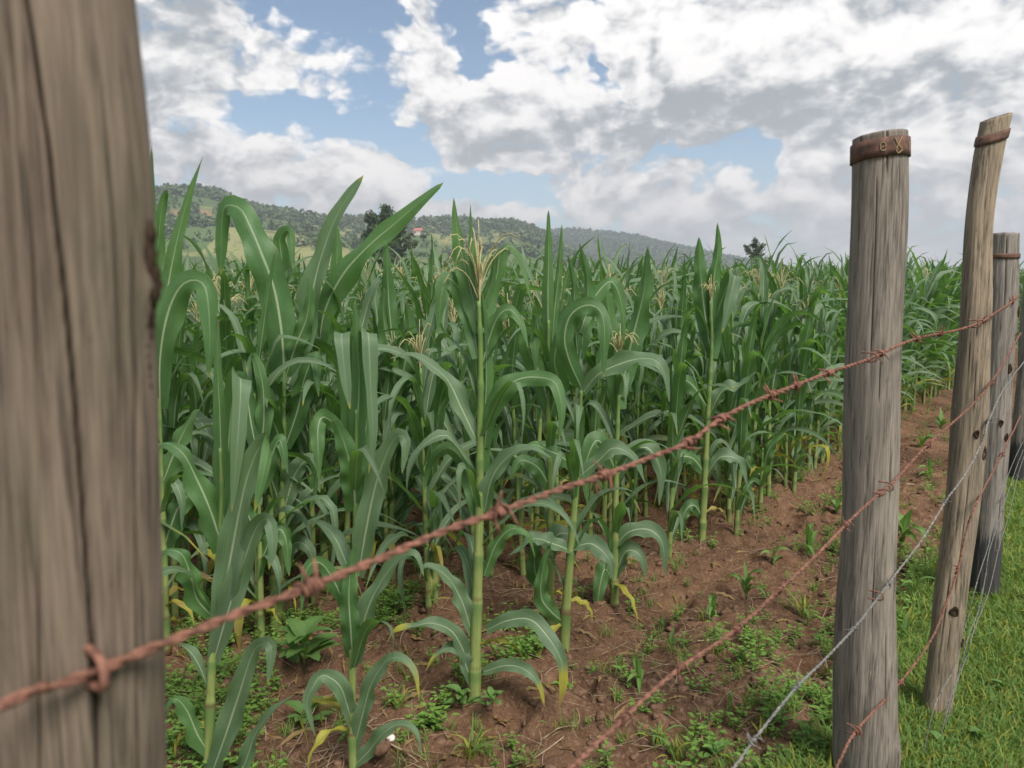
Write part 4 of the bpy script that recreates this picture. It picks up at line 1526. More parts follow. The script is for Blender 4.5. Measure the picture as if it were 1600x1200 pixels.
hero('second nearest maize plant, two pale leaves hooked down at its top', 552, 1205,
     [(550, 1080), (554, 900), (556, 760), (557, 640)], [
         Lf(33, [(557, 745), (558, 680), (561, 600), (559, 550), (554, 470)], fold=0.45, basew=1.0, shape=0.55, wave=0.03),
         Lf(44, [(556, 740), (549, 650, .03), (540, 560, .02), (536, 524, -.02), (534, 530, -.06), (540, 590, -.08), (547, 640, -.09)], roll=(10, 5), shape=0.6, basew=0.8, wave=0.03),
         Lf(36, [(558, 745), (572, 660, .03), (574, 570, .03), (572, 523, 0), (576, 528, -.04), (579, 600, -.05), (583, 680, -.06), (576, 740, -.06)], roll=(25, 15), shape=0.6, basew=0.8, wave=0.06),
         Lf(46, [(555, 800), (552, 750, -.03), (540, 700, -.05), (528, 668, -.06), (520, 655, -.07)], roll=(-5, 10), basew=0.8, shape=0.5),
         Lf(32, [(540, 690), (524, 664, .0), (505, 652, -.03), (497, 668, -.05), (497, 705, -.06), (499, 755, -.06)], roll=(-20, 10), shape=0.7),
         Lf(46, [(560, 900), (572, 830, -.02), (588, 755, -.04), (608, 700, -.06), (622, 680, -.08), (634, 690, -.10), (628, 740, -.11)], up=1, roll=(10, 25), shape=0.6),
         Lf(38, [(551, 1030), (548, 985, -.03), (545, 930, -.04), (549, 880, -.04), (556, 850, -.04)], roll=(5, 0), shape=0.6, basew=0.7),
         Lf(36, [(558, 1035), (572, 960, -.02), (598, 905, -.04), (628, 870, -.06), (650, 866, -.08), (662, 900, -.09)], up=1, roll=(10, 50), shape=0.6),
         Lf(34, [(552, 1175), (566, 1120, -.02), (580, 1070, -.04), (605, 1032, -.06), (630, 1030, -.08), (648, 1050, -.10), (655, 1095, -.12)], up=1, roll=(10, 45), shape=0.7, tipdry=0.5),
         Lf(34, [(551, 1135), (542, 1100, -.02), (530, 1070, -.04), (505, 1055, -.05), (488, 1075, -.06), (480, 1100, -.06), (492, 1150, -.06)], up=1, roll=(-20, 20), shape=0.8),
         Lf(32, [(550, 1200), (575, 1175, -.02), (600, 1145, -.05), (625, 1132, -.06), (650, 1145, -.08), (660, 1185, -.1)], up=1, roll=(15, 60), shape=0.8),
         Lf(30, [(546, 960), (520, 905, -.02), (500, 880, -.03), (480, 890, -.04), (470, 960, -.05)], roll=(-15, 20), shape=0.8),
     ], w=19, seed=4)

hero('tall middle maize plant of the front row with open straw tassel', 741, 1092,
     [(743, 1000), (748, 850), (750, 700), (751, 560), (748, 470)], [
         Lf(30, [(737, 1068), (724, 1030, -.02), (706, 1012, -.04), (680, 1026, -.06), (664, 1050, -.07)], up=1, roll=(-10, -60), shape=0.8, tipdry=0.6),
         Lf(32, [(736, 1052), (722, 1012, -.02), (704, 985, -.04), (676, 974, -.06), (648, 978, -.07), (618, 985, -.07), (602, 1010, -.06)], up=1, roll=(-10, -60), shape=0.8, tipdry=0.8),
         Lf(34, [(738, 990), (722, 940, -.02), (702, 905, -.04), (680, 888, -.05), (664, 884, -.06), (655, 905, -.06)], up=1, roll=(-10, -50), shape=0.7),
         Lf(34, [(760, 985), (792, 970, -.03), (828, 968, -.06), (856, 995, -.09), (876, 1030, -.11), (880, 1065, -.12), (873, 1110, -.12)], up=1, roll=(20, 15), shape=0.7, tipdry=0.9),
         Lf(28, [(755, 1050), (790, 1040, -.03), (820, 1046, -.06), (842, 1070, -.08), (851, 1105, -.09)], up=1, roll=(20, 25), shape=0.8, dry=0.12, tipdry=0.6),
         Lf(36, [(746, 690), (722, 640, .02), (700, 595, .03), (672, 570, .03), (640, 554, .03), (610, 560, .03)], up=1, roll=(-15, -60), shape=0.7),
         Lf(38, [(757, 700), (764, 650, -.02), (784, 612, -.04), (812, 592, -.05), (846, 590, -.06), (868, 600, -.08), (878, 640, -.1), (874, 690, -.11)], roll=(15, 20), shape=0.7),
         Lf(34, [(748, 820), (736, 760, .02), (720, 715, .03), (696, 700, .04), (672, 725, .05), (662, 770, .05)], roll=(-20, 20), shape=0.8),
         Lf(32, [(752, 575), (764, 530, 0), (778, 495, -.02), (796, 484, -.03), (815, 505, -.04), (826, 545, -.05)], roll=(10, 40), shape=0.8),
         Lf(40, [(750, 520), (740, 470, .02), (728, 420, .03), (716, 370, .03), (709, 308, .03)], roll=(-10, -40), shape=0.7, fold=0.4),
         Lf(44, [(748, 560), (738, 500, .03), (724, 460, .04), (700, 435, .04), (690, 460, .03), (684, 520, .03)], roll=(-20, 10), shape=0.7),
         Lf(30, [(754, 520), (764, 470, .02), (776, 430, .03), (782, 395, .03), (800, 385, .03), (818, 420, .03), (830, 470, .02)], roll=(20, 55), shape=0.7),
         Lf(16, [(750, 480), (742, 430, .0), (737, 380, .0), (735, 318, .0)], roll=(0, -30), shape=0.8, fold=0.4),
         Lf(36, [(757, 800), (770, 745, -.02), (796, 712, -.04), (830, 700, -.06), (862, 716, -.08)], up=1, roll=(20, 60), shape=0.7),
         Lf(30, [(756, 900), (775, 850, -.02), (800, 826, -.04), (825, 835, -.05), (836, 870, -.05)], roll=(20, 50), shape=0.8),
         Lf(26, [(753, 740), (757, 660), (760, 580), (757, 500), (752, 455)], fold=0.5, roll=(5, 20), shape=0.6, basew=0.9),
         Lf(30, [(750, 640, .01), (744, 560, .02), (752, 490, .02), (768, 440, .02), (772, 400, .02)], fold=0.35, roll=(10, 40), shape=0.6),
     ], w=25, seed=5, tassel=0.22)

hero('front row maize plant with a broad leaf arched over like a hook', 882, 1012,
     [(884, 960), (892, 860), (903, 720), (908, 610)], [
         Lf(36, [(908, 605), (890, 565, -.02), (882, 530, -.03), (890, 495, -.04), (912, 478, -.05), (934, 482, -.06), (944, 510, -.08), (943, 590, -.09)], roll=(10, 10), shape=0.6, basew=0.7),
         Lf(36, [(912, 612), (935, 585, -.02), (970, 568, -.05), (1005, 560, -.07), (1028, 566, -.09), (1040, 590, -.1), (1046, 628, -.11)], up=1, roll=(25, 40), shape=0.7),
         Lf(34, [(905, 740), (880, 715, -.02), (860, 705, -.03), (835, 695, -.04), (812, 700, -.04), (790, 715, -.04)], roll=(-30, -60), shape=0.8),
         Lf(34, [(905, 745), (935, 720, -.02), (960, 700, -.04), (990, 715, -.05), (1008, 755, -.06)], up=1, roll=(25, 40), shape=0.8),
         Lf(34, [(892, 860), (865, 850, -.02), (835, 842, -.04), (812, 858, -.05), (795, 868, -.05)], up=1, roll=(-30, -60), shape=0.7),
         Lf(34, [(896, 855), (925, 850, -.02), (950, 872, -.04), (958, 905, -.05)], up=1, roll=(25, 30), shape=0.7),
         Lf(30, [(906, 560), (914, 500, .02), (918, 440, .02), (905, 380, .02)], fold=0.4, roll=(10, 30), shape=0.7),
         Lf(24, [(903, 560), (898, 500, .0), (896, 440, .0), (886, 396, .0)], fold=0.4, roll=(10, 30), shape=0.7),
         Lf(32, [(884, 975), (860, 955, -.03), (845, 930, -.04), (850, 880, -.05), (862, 845, -.05)], roll=(0, 20), shape=0.8),
         Lf(30, [(906, 520), (925, 470, .04), (955, 440, .05), (972, 480, .05), (975, 540, .05)], roll=(20, 20), shape=0.8),
     ], w=21, seed=6)

hero('maize plant with a tall spear of top leaves left of the hooked one', 858, 985,
     [(860, 900), (860, 760), (856, 620), (857, 500)], [
         Lf(22, [(857, 540), (856, 470), (857, 400), (857, 328)], fold=0.45, basew=0.9, shape=0.6, wave=0.02),
         Lf(16, [(862, 540), (868, 470, .02), (874, 420, .02), (878, 350, .02)], fold=0.45, shape=0.6),
         Lf(38, [(858, 640), (846, 590, -.02), (826, 548, -.03), (822, 525, -.03), (834, 530, -.05), (838, 580, -.06)], roll=(-10, 15), shape=0.7),
         Lf(36, [(860, 650), (872, 600, -.02), (866, 560, -.03), (878, 525, -.04), (900, 545, -.05), (902, 600, -.05)], roll=(20, 30), shape=0.8),
         Lf(34, [(859, 760), (840, 730, -.02), (812, 720, -.03), (796, 750, -.04)], roll=(-30, -10), shape=0.8),
         Lf(34, [(861, 870), (872, 835, -.02), (905, 840, -.03), (925, 860, -.04), (940, 885, -.05)], up=1, roll=(20, 60), shape=0.8),
         Lf(34, [(858, 930), (840, 905, -.02), (835, 880, -.03), (842, 850, -.05), (870, 858, -.05)], roll=(-20, 20), shape=0.8),
     ], w=18, seed=7)

hero('maize plant at the edge of the bare soil right of the leaning twin stalks', 960, 950,
     [(960, 880), (962, 780), (965, 660), (968, 560)], [
         Lf(40, [(967, 640), (962, 560, .02), (950, 480, .02), (946, 430, .02)], fold=0.4, shape=0.7, basew=0.7),
         Lf(44, [(969, 620), (985, 540, .02), (1005, 460, .02), (1010, 410, .02), (1012, 385, .02)], fold=0.3, roll=(10, 40), shape=0.6),
         Lf(34, [(963, 850), (985, 830, -.02), (1015, 828, -.04), (1035, 850, -.06), (1040, 900, -.06)], up=1, roll=(25, 30), shape=0.8),
         Lf(34, [(961, 900), (978, 862, -.02), (1000, 868, -.04), (1010, 905, -.05)], up=1, roll=(25, 30), shape=0.8, dry=0.05),
         Lf(30, [(960, 915), (945, 890, -.02), (935, 930, -.04), (932, 975, -.04)], roll=(-10, 10), shape=0.8),
         Lf(36, [(964, 740), (945, 700, -.02), (930, 690, -.03), (915, 730, -.04), (918, 790, -.05)], roll=(-15, 20), shape=0.8),
         Lf(36, [(965, 745), (985, 710, -.02), (1012, 700, -.03), (1032, 735, -.04), (1030, 790, -.05)], up=1, roll=(15, 30), shape=0.8),
     ], w=17, seed=8, tassel=0.13)

hero('tall maize plant with straight bare stalk on the edge left of banded post', 1096, 850,
     [(1100, 770), (1106, 650), (1112, 540), (1110, 470)], [
         Lf(40, [(1112, 560), (1118, 500, .02), (1135, 450, .02), (1148, 430, 0), (1140, 470, -.03), (1128, 520, -.05)], roll=(10, 30), shape=0.6),
         Lf(36, [(1110, 545), (1100, 480, .02), (1094, 420, .02), (1092, 370, .02)], fold=0.4, shape=0.6),
         Lf(30, [(1108, 640), (1080, 600, -.02), (1050, 590, -.04), (1030, 620, -.05)], roll=(-30, -20), shape=0.8),
         Lf(30, [(1108, 650), (1130, 610, -.02), (1160, 600, -.04), (1185, 575, -.05)], up=1, roll=(30, 60), shape=0.8),
         Lf(28, [(1102, 740), (1080, 715, -.02), (1052, 720, -.04), (1038, 760, -.05)], roll=(-30, 0), shape=0.8),
         Lf(28, [(1103, 745), (1125, 715, -.02), (1155, 720, -.04), (1168, 760, -.05)], up=1, roll=(30, 40), shape=0.8),
         Lf(26, [(1099, 810), (1085, 790, -.02), (1070, 800, -.03), (1062, 840, -.03)], roll=(-20, 0), shape=0.8),
         Lf(24, [(1111, 520), (1115, 440), (1122, 390), (1121, 348)], fold=0.45, shape=0.6),
     ], w=15, seed=9, tassel=0.12)

hero('small yellowing maize plant at the soil edge', 1188, 790,
     [(1190, 740), (1192, 700)], [
         Lf(22, [(1192, 745), (1172, 730, -.02), (1158, 700, -.03), (1155, 672, -.03)], dry=0.22, roll=(0, 10), shape=0.7),
         Lf(24, [(1192, 745), (1198, 710, -.02), (1210, 690, -.03), (1228, 676, -.04)], dry=0.22, roll=(10, 30), shape=0.7),
         Lf(18, [(1190, 760), (1176, 752, -.02), (1165, 770, -.03), (1160, 800, -.03)], dry=0.25, roll=(10, 10), shape=0.8),
     ], w=10, seed=10)

# tall plants of the second row whose big top leaves stand against the sky
hero('tall maize plant left of centre with one great dark leaf bent over against the hill', 436, 985,
     [(440, 850), (443, 700), (444, 560)], [
         Lf(58, [(445, 600), (440, 520, -.02), (428, 450, -.03), (408, 395, -.04), (390, 352, -.03), (375, 326, .0), (352, 322, .03), (346, 350, .05), (345, 430, .06)], roll=(0, -15), shape=0.55, basew=0.7),
         Lf(44, [(450, 600), (474, 540, .02), (490, 450, .03), (505, 392, .02), (530, 330, .02), (568, 274, .02)], up=1, roll=(20, 35), shape=0.45, basew=0.6),
         Lf(34, [(446, 590), (462, 540, -.02), (478, 500, -.03), (484, 460, -.04), (482, 430, -.04)], roll=(20, 10), shape=0.7),
         Lf(34, [(444, 560), (436, 480, .05), (440, 410, .06), (437, 372, .05), (452, 362, .02), (458, 420, .0)], roll=(10, 20), shape=0.6),
         Lf(40, [(443, 700), (425, 650, -.02), (405, 600, -.03), (392, 560, -.03), (384, 600, -.05), (388, 660, -.06)], roll=(0, 20), shape=0.7),
         Lf(40, [(445, 700), (465, 640, -.02), (476, 590, -.03), (492, 560, -.04), (498, 620, -.05)], roll=(20, 20), shape=0.7),
         Lf(40, [(441, 800), (420, 740, -.02), (400, 720, -.04), (380, 760, -.05)], roll=(-10, 20), shape=0.7),
         Lf(40, [(443, 800), (462, 740, -.02), (484, 720, -.04), (500, 770, -.05)], up=1, roll=(20, 20), shape=0.7),
         Lf(32, [(439, 900), (460, 850, -.02), (484, 860, -.04), (490, 910, -.05)], up=1, roll=(20, 20), shape=0.7),
     ], w=19, seed=12, group='tall maize plants of the second row')
hero('tall maize plant with a long narrow leaf pointing up right across the sky', 508, 930,
     [(505, 800), (500, 650), (497, 530)], [
         Lf(46, [(497, 560), (506, 490, 0), (535, 430, -.02), (575, 385, -.04), (622, 345, -.05), (660, 312, -.06), (693, 285, -.06)], roll=(25, 20), shape=0.55, basew=0.35),
         Lf(34, [(498, 560), (512, 500, .02), (524, 440, .02), (527, 370, .02), (526, 352, .02)], fold=0.4, shape=0.6),
         Lf(36, [(497, 580), (480, 520, -.02), (470, 470, -.03), (474, 430, -.03)], roll=(0, 30), shape=0.7),
         Lf(36, [(500, 680), (520, 620, -.02), (545, 600, -.04), (560, 640, -.05)], up=1, roll=(20, 20), shape=0.7),
         Lf(36, [(502, 760), (485, 710, -.02), (466, 700, -.04), (455, 750, -.05)], roll=(-20, 20), shape=0.7),
     ], w=17, seed=13, group='tall maize plants of the second row')
hero('maize plant half hidden behind the big post, leaf tip against clouds', 258, 1010,
     [(255, 850), (250, 700), (248, 560)], [
         Lf(44, [(246, 640), (252, 540, 0), (262, 450, 0), (280, 360, 0), (297, 300, 0), (317, 244, 0)], roll=(5, 25), shape=0.95, basew=0.7),
         Lf(50, [(250, 640), (250, 560, -.03), (262, 490, -.05), (282, 448, -.06), (306, 438, -.07), (322, 455, -.09), (328, 520, -.1), (326, 590, -.1)], roll=(10, 20), shape=0.6),
         Lf(30, [(246, 600), (238, 480, .05), (236, 380, .05), (237, 230, .05)], roll=(0, 10), shape=0.7, fold=0.4),
         Lf(30, [(246, 560), (244, 440, .1), (252, 330, .1), (262, 300, .08), (270, 330, .06)], roll=(10, 20), shape=0.7),
         Lf(44, [(252, 760), (275, 700, -.02), (300, 650, -.03), (312, 640, -.04)], roll=(30, 50), shape=0.7),
         Lf(44, [(254, 860), (280, 790, -.02), (310, 770, -.03), (330, 800, -.04)], roll=(30, 40), shape=0.7),
     ], w=19, seed=14, group='tall maize plants of the second row')
hero('pale green maize plant in the gap between the two nearest', 408, 1000,
     [(406, 850), (404, 740)], [
         Lf(30, [(405, 720), (412, 660, 0), (410, 600, 0), (396, 555, 0), (386, 580, -.03)], roll=(10, 10), shape=0.6),
         Lf(34, [(404, 720), (392, 660, 0), (384, 610, 0), (372, 590, -.02), (366, 650, -.05)], roll=(0, 20), shape=0.7),
         Lf(34, [(405, 770), (425, 710, -.02), (438, 690, -.03), (450, 740, -.04)], roll=(20, 20), shape=0.7),
         Lf(34, [(405, 850), (385, 800, -.02), (370, 790, -.03), (362, 840, -.04)], roll=(0, 20), shape=0.7),
         Lf(34, [(406, 880), (430, 830, -.02), (446, 840, -.03), (452, 900, -.04)], roll=(20, 20), shape=0.7),
     ], w=15, seed=15, group='tall maize plants of the second row')
hero('slender maize plant between the second nearest and the tasselled one', 612, 905,
     [(612, 800), (614, 680), (616, 560)], [
         Lf(40, [(616, 640), (612, 570, 0), (600, 500, 0), (600, 450, 0)], fold=0.35, shape=0.6),
         Lf(40, [(616, 640), (628, 590, 0), (640, 520, 0), (634, 470, 0)], fold=0.3, roll=(10, 30), shape=0.6),
         Lf(38, [(615, 640), (640, 600, -.02), (668, 610, -.04), (700, 650, -.06), (720, 675, -.06)], up=1, roll=(30, 50), shape=0.7),
         Lf(38, [(614, 720), (596, 680, -.02), (580, 690, -.04), (572, 740, -.05)], roll=(-20, 20), shape=0.7),
         Lf(34, [(613, 800), (640, 760, -.02), (665, 765, -.04), (690, 790, -.05)], up=1, roll=(30, 50), shape=0.7),
         Lf(34, [(612, 850), (592, 815, -.02), (575, 830, -.03), (566, 870, -.03)], roll=(-20, 20), shape=0.7),
         Lf(30, [(616, 560), (608, 480, .0), (605, 420, .0), (603, 372, 0)], fold=0.4, shape=0.7),
     ], w=17, seed=16, group='tall maize plants of the second row', tassel=0.11)

# ---- the rows of the field
rr = np.random.RandomState(77)
cand = []
for row in range(0, 200):
    p_ = row * 0.42
    step = 0.155 if row < 4 else 0.19 if row < 16 else 0.30 if row < 30 else 0.42
    s0 = -30.0
    s_ = s0 + rr.rand() * step
    while s_ < 75:
        ss = s_ + rr.uniform(-0.06, 0.06)
        pp = p_ + rr.uniform(-0.06, 0.06)
        x = RX + ED.x * ss + EN.x * pp
        y = RY + ED.y * ss + EN.y * pp
        s_ += step * rr.uniform(0.85, 1.2)
        if y < 2.55 or y > 62:
            continue
        u = 800 + F * x / y
        if u > 1760 + 500 / y or u < (60 if y > 4 else -60):
            continue
        if row == 0 and y < 3.9:
            continue
        if row == 1 and (y < 2.75 or (u < 640 and y < 3.1)):
            continue
        if y > 25 and rr.rand() < 0.55:
            continue
        cand.append((y, x, u, row, rr.rand()))
# a few extra along the first row where the photograph shows single stalks
for (u, v) in ((1240, 772), (1045, 880), (1150, 838)):
    p = gp(u, v)
    cand.append((p.y, p.x, u, 0, 0.5))
cand.sort()
NIND = 286
ind = [c for c in cand if 235 < c[2] < 1640][:NIND]
iset = set(id(c) for c in ind)
rest = [c for c in cand if id(c) not in iset]
WORDS = ['first', 'second', 'third', 'fourth', 'fifth', 'sixth', 'seventh', 'eighth', 'ninth', 'tenth', 'eleventh', 'twelfth', 'thirteenth', 'fourteenth',
         'fifteenth', 'sixteenth', 'seventeenth', 'eighteenth', 'nineteenth', 'twentieth', 'twenty-first', 'twenty-second', 'twenty-third', 'twenty-fourth',
         'twenty-fifth', 'twenty-sixth', 'twenty-seventh', 'twenty-eighth', 'twenty-ninth', 'thirtieth']
edge_n = 0
MARKS = [(300, 'beside the big near post'), (360, 'just right of the big near post'), (430, 'behind the nearest plant'), (500, 'under the great bent leaf'), (570, 'left below the pair of trees'),
         (650, 'right below the pair of trees'), (720, 'left behind the tasselled middle plant'), (800, 'right behind the tasselled middle plant'), (870, 'behind the spear leaved plant'),
         (940, 'behind the hooked leaf plant'), (1010, 'before the blue hill'), (1080, 'where the blue hill ends'), (1150, 'left of the lone conical tree'), (1210, 'below the lone conical tree'),
         (1270, 'well left of the banded post'), (1330, 'just left of the banded post'), (1420, 'behind the banded post'), (1500, 'between banded and leaning posts'), (9999, 'behind the leaning post')]
for i, (y, x, u, row, q) in enumerate(ind):
    k = int(q * 997) % NVAR
    tas = PROTO[k][0]
    kind_ = 'tasselled' if tas else 'green leafy'
    if row == 0:
        label = '%s maize plant along the field edge, %s beyond the corner plant' % (kind_, WORDS[edge_n] if edge_n < 30 else 'far')
        edge_n += 1
        g = 'maize plants along the field edge' + ('' if edge_n <= 30 else ', far ' + kind_)
    else:
        mk_ = next(t for (m_, t) in MARKS if u < m_)
        dp = 'second row' if row == 1 else 'third row' if row == 2 else 'fourth row' if row == 3 else 'middle rows' if row < 8 else 'deep rows'
        label = '%s maize plant of the %s %s' % (kind_, dp, mk_)
        g = 'maize plants %s, %s, %s' % (mk_, dp, kind_)
    sc = 0.84 + 0.22 * ((q * 7919) % 1)
    if y < 3.6:
        sc *= 0.97
    put_plant(PROTO[k], (x, y, gzs(x, y)), q * 61.0, sc, label, g,
              (0.05 * math.sin(q * 900), 0.05 * math.cos(q * 700)))

LOWP = []
for k in range(8):
    mbs = []
    for few in (False, True):
        mb = MB()
        for (nm, m_, off) in plant_parts(300 + k, 1.32 if k % 3 == 1 else 1.46, k % 3 == 1, low=True, few=few):
            A_ = m_.arrays()
            mb.add(A_[0] + np.array(off), [tuple(f) for f in np.split(A_[1], np.cumsum(A_[2])[:-1])], A_[3], A_[4], 0, {'stalk': 0, 'leaf': 1, 'tassel': 2}[nm])
        mbs.append(mb.arrays())
    LOWP.append(mbs)
fm = MB()
RA = np.array([(c[1], c[0], c[4]) for c in rest])
for k in range(8):
    for few in (0, 1):
        sel = (np.floor(RA[:, 2] * 997) % 8 == k) & ((RA[:, 1] > 16) == bool(few))
        X = RA[sel]
        if len(X):
            zz = ground_z(X[:, 0], X[:, 1])
            sc = 0.92 + 0.2 * ((X[:, 2] * 7919) % 1)
            fm.scatter(LOWP[k][few], np.stack([X[:, 0], X[:, 1], zz], -1), X[:, 2] * 61, sc, tilt=0.05 * np.sin(X[:, 2] * 900))
mf = fm.build('maize_field', [M_STALK, M_LEAF, M_TASSEL])
tag(mf, 'far rows of the dense green maize field running back to the trees', 'maize field', kind='stuff')
print('maize: individual', len(ind), 'to y', ind[-1][0], 'rest', len(rest), 'verts', fm.nv)

# ------------------------------------------------------------------ weeds, seedlings, turf, straw, clods
def sprig(seed, n=9, h=0.07, leaf=0.022, low=False):
    """a small broad leaved weed"""
    r = np.random.RandomState(seed)
    mb = MB()
    for b in range(3 if not low else 1):
        a0 = r.rand() * 6.28
        lean = r.uniform(0.1, 0.6)
        tip = np.array([math.cos(a0) * lean * h, math.sin(a0) * lean * h, h * r.uniform(0.6, 1.0)])
        st = spline([(0, 0, -0.01), tip * 0.5 + [0, 0, 0.01], tip], 5)
        tube(mb, st, 0.0012, 3, cap=False)
        for k in range(n):
            f = 0.25 + 0.75 * k / n
            p = st[min(4, int(f * 4.9))]
            a = a0 + k * 2.4 + r.uniform(-0.4, 0.4)
            l_ = leaf * r.uniform(0.6, 1.25)
            d = np.array([math.cos(a), math.sin(a), r.uniform(-0.1, 0.45)])
            d /= np.linalg.norm(d)
            sd_ = np.cross(d, [0, 0, 1.0])
            sd_ /= np.linalg.norm(sd_)
            up = np.cross(sd_, d)
            q0 = p + d * 0.25 * l_
            V = [q0, q0 + d * l_ * 0.45 + sd_ * l_ * 0.30 + up * 0.05 * l_, q0 + d * l_ * 0.45 - up * 0.06 * l_, q0 + d * l_ * 0.45 - sd_ * l_ * 0.30 + up * 0.05 * l_, q0 + d * l_ * 1.1 - up * 0.12 * l_]
            mb.add(V, [(0, 2, 1), (0, 3, 2), (2, 4, 1), (2, 3, 4)], uv=[(0.5, 0), (1, .5), (.5, .5), (0, .5), (.5, 1)], rnd=r.rand() * 0.5)
    return mb


def tuft(seed, n=22, h=0.08, w=0.0035, spread=0.9):
    r = np.random.RandomState(seed)
    mb = MB()
    for k in range(n):
        a = r.rand() * 6.28
        l_ = h * r.uniform(0.5, 1.2)
        e0, e1 = R(r.uniform(55, 88)), R(r.uniform(-30, 60))
        V, Fs, uv, s = proc_leaf(r, l_, w * r.uniform(0.7, 1.3), a, e0, e1, 1.2, n=5, ncol=2, seed=k, wave=0)
        o = np.array([r.normal() * 0.012 * spread, r.normal() * 0.012 * spread, 0])
        mb.add(V + o, Fs, uv, 0.0 if r.rand() < 0.8 else r.uniform(0.3, 0.9), r.rand() * 0.5)
    return mb


r = np.random.RandomState(9)


def field_points(n, y0, y1, fn, seed):
    """random ground points in view, kept with probability fn(x, y, q, pr)"""
    r = np.random.RandomState(seed)
    y = y0 * (y1 / y0) ** r.rand(n)
    u = r.uniform(150, 1750, n)
    x = (u - 800) / F * y
    q = perp(x, y, FX, FY)
    pr = perp(x, y, RX, RY)
    k = r.rand(n) < fn(x, y, q, pr)
    x, y = x[k], y[k]
    return np.stack([x, y, ground_z(x, y)], -1), r


def put_stuff(name, mat, protos, pts, r, smin, smax, label, cat, zs=1.0, smooth=True, tilt=0.0):
    mb = MB()
    k = r.randint(0, len(protos), len(pts))
    for i, p in enumerate(protos):
        s = k == i
        sc = r.uniform(smin, smax, s.sum())
        mb.scatter(p, pts[s], r.uniform(0, 6.28, s.sum()), np.stack([sc, sc, sc * zs], -1), tilt=r.normal(0, tilt, s.sum()) if tilt else None)
    o = mb.build(name, mat, smooth=smooth)
    tag(o, label, cat, kind='stuff')
    return o


WD = [sprig(k).arrays() for k in range(6)]
patch = lambda x, y: sstep(vn(x * 2.1 + 5, y * 2.1, 71), 0.38, 0.62)
pts, r = field_points(17000, 1.6, 14, lambda x, y, q, pr: np.where(pr > -0.12, 0.34 * (0.05 + 0.95 * patch(x, y) ** 2), 0.10 * patch(x * 2, y * 2) + 0.22 * sstep(q, 0.7, 0.1)) * (q > 0.02), 41)
put_stuff('broadleaf_weeds', M_WEED, WD, pts, r, 0.3, 1.1, 'light green broad leaved weeds growing between the maize stalks', 'weeds', 1.0, False)
TF = [tuft(k + 20, 14, 0.07, 0.0035).arrays() for k in range(5)]
pts, r = field_points(5200, 1.6, 12, lambda x, y, q, pr: 0.10 + 0.45 * sstep(q, 0.6, 0.1) + 0.10 * patch(x + 9, y), 43)
q_ = perp(pts[:, 0], pts[:, 1], FX, FY)
pts = pts[q_ > -0.05]
put_stuff('thin_grass', M_GRASS, TF, pts, r, 0.35, 1.0, 'thin young grass scattered over the bare soil strip', 'grass')
TG_ = [tuft(k + 40, 30, 0.052, 0.0042, 2.2).arrays() for k in range(6)]
pts, r = field_points(150000, 1.55, 26, lambda x, y, q, pr: np.where(q < 0.02 + 0.10 * vn(x * 6, y * 6, 5), 0.55, 0.0) * (q > -2.2) * np.clip(2.5 / y, 0, 1) ** 0.5, 44)
pts = pts[r.permutation(len(pts))[:7000]]
put_stuff('turf', M_GRASS, TG_, pts, r, 0.6, 1.6, 'bright green turf growing along the camera side of the fence', 'grass')
WT = [sprig(60 + k, 8, 0.045, 0.028).arrays() for k in range(4)]
pts, r = field_points(4500, 1.55, 7, lambda x, y, q, pr: np.where((q < 0.12) & (q > -1.4), 0.5 * patch(x * 1.7, y * 1.7 + 3) + 0.08, 0.0), 45)
put_stuff('turf_weeds', M_WEED, WT, pts, r, 0.5, 1.2, 'broad leaved weeds mixed into the turf below the fence', 'weeds', 1.0, False)


def clod(seed):
    r = np.random.RandomState(seed)
    th = np.arange(7) / 7 * 6.283
    V = [(0, 0, 0.75)]
    for z, w in ((0.5, 0.7), (0.0, 1.0), (-0.5, 0.8)):
        for a in th:
            j = r.uniform(0.7, 1.2)
            V.append((math.cos(a) * w * j, math.sin(a) * w * j * 0.8, z + r.uniform(-0.15, 0.15)))
    Fs = [(0, 1 + i, 1 + (i + 1) % 7) for i in range(7)]
    for b in (1, 8):
        Fs += [(b + i, b + 7 + i, b + 7 + (i + 1) % 7, b + (i + 1) % 7) for i in range(7)]
    return MB().add(V, Fs).arrays()


CLD = [clod(k) for k in range(7)]
pts, r = field_points(42000, 1.6, 9, lambda x, y, q, pr: 0.5 * (q > 0.0) * (0.3 + 0.7 * sstep(vn(x * 3, y * 3, 81), 0.3, 0.7)), 46)
sz = 0.0024 + 0.026 * r.rand(len(pts)) ** 5
mb = MB()
kk = r.randint(0, 7, len(pts))
for i in range(7):
    s = kk == i
    mb.scatter(CLD[i], pts[s], r.uniform(0, 6.28, s.sum()), np.stack([sz[s], sz[s], sz[s] * 0.7], -1))
tag(mb.build('soil_clods', M_CLOD), 'loose crumbs and clods of reddish brown soil', 'soil', kind='stuff')

STR = []
for k in range(8):
    rk = np.random.RandomState(k)
    L_ = 0.05 + 0.05 * rk.rand()
    STR.append(tube(MB(), spline([(-L_, 0, 0.002), (0, rk.uniform(-0.015, 0.015), 0.008), (L_, rk.uniform(-0.02, 0.02), 0.003)], 6), 0.0009 + 0.0006 * rk.rand(), 3, cap=False).arrays())
pts, r = field_points(15000, 1.6, 9, lambda x, y, q, pr: 0.40 * (q > -0.15) * (0.25 + 0.75 * sstep(vn(x * 2.3, y * 2.3, 91), 0.4, 0.65)), 47)
pts[:, 2] += 0.002
put_stuff('dry_straw', M_STRAW, STR, pts, r, 0.35, 1.1, 'dry straw and thin root bits lying on the soil', 'straw', tilt=0.12)


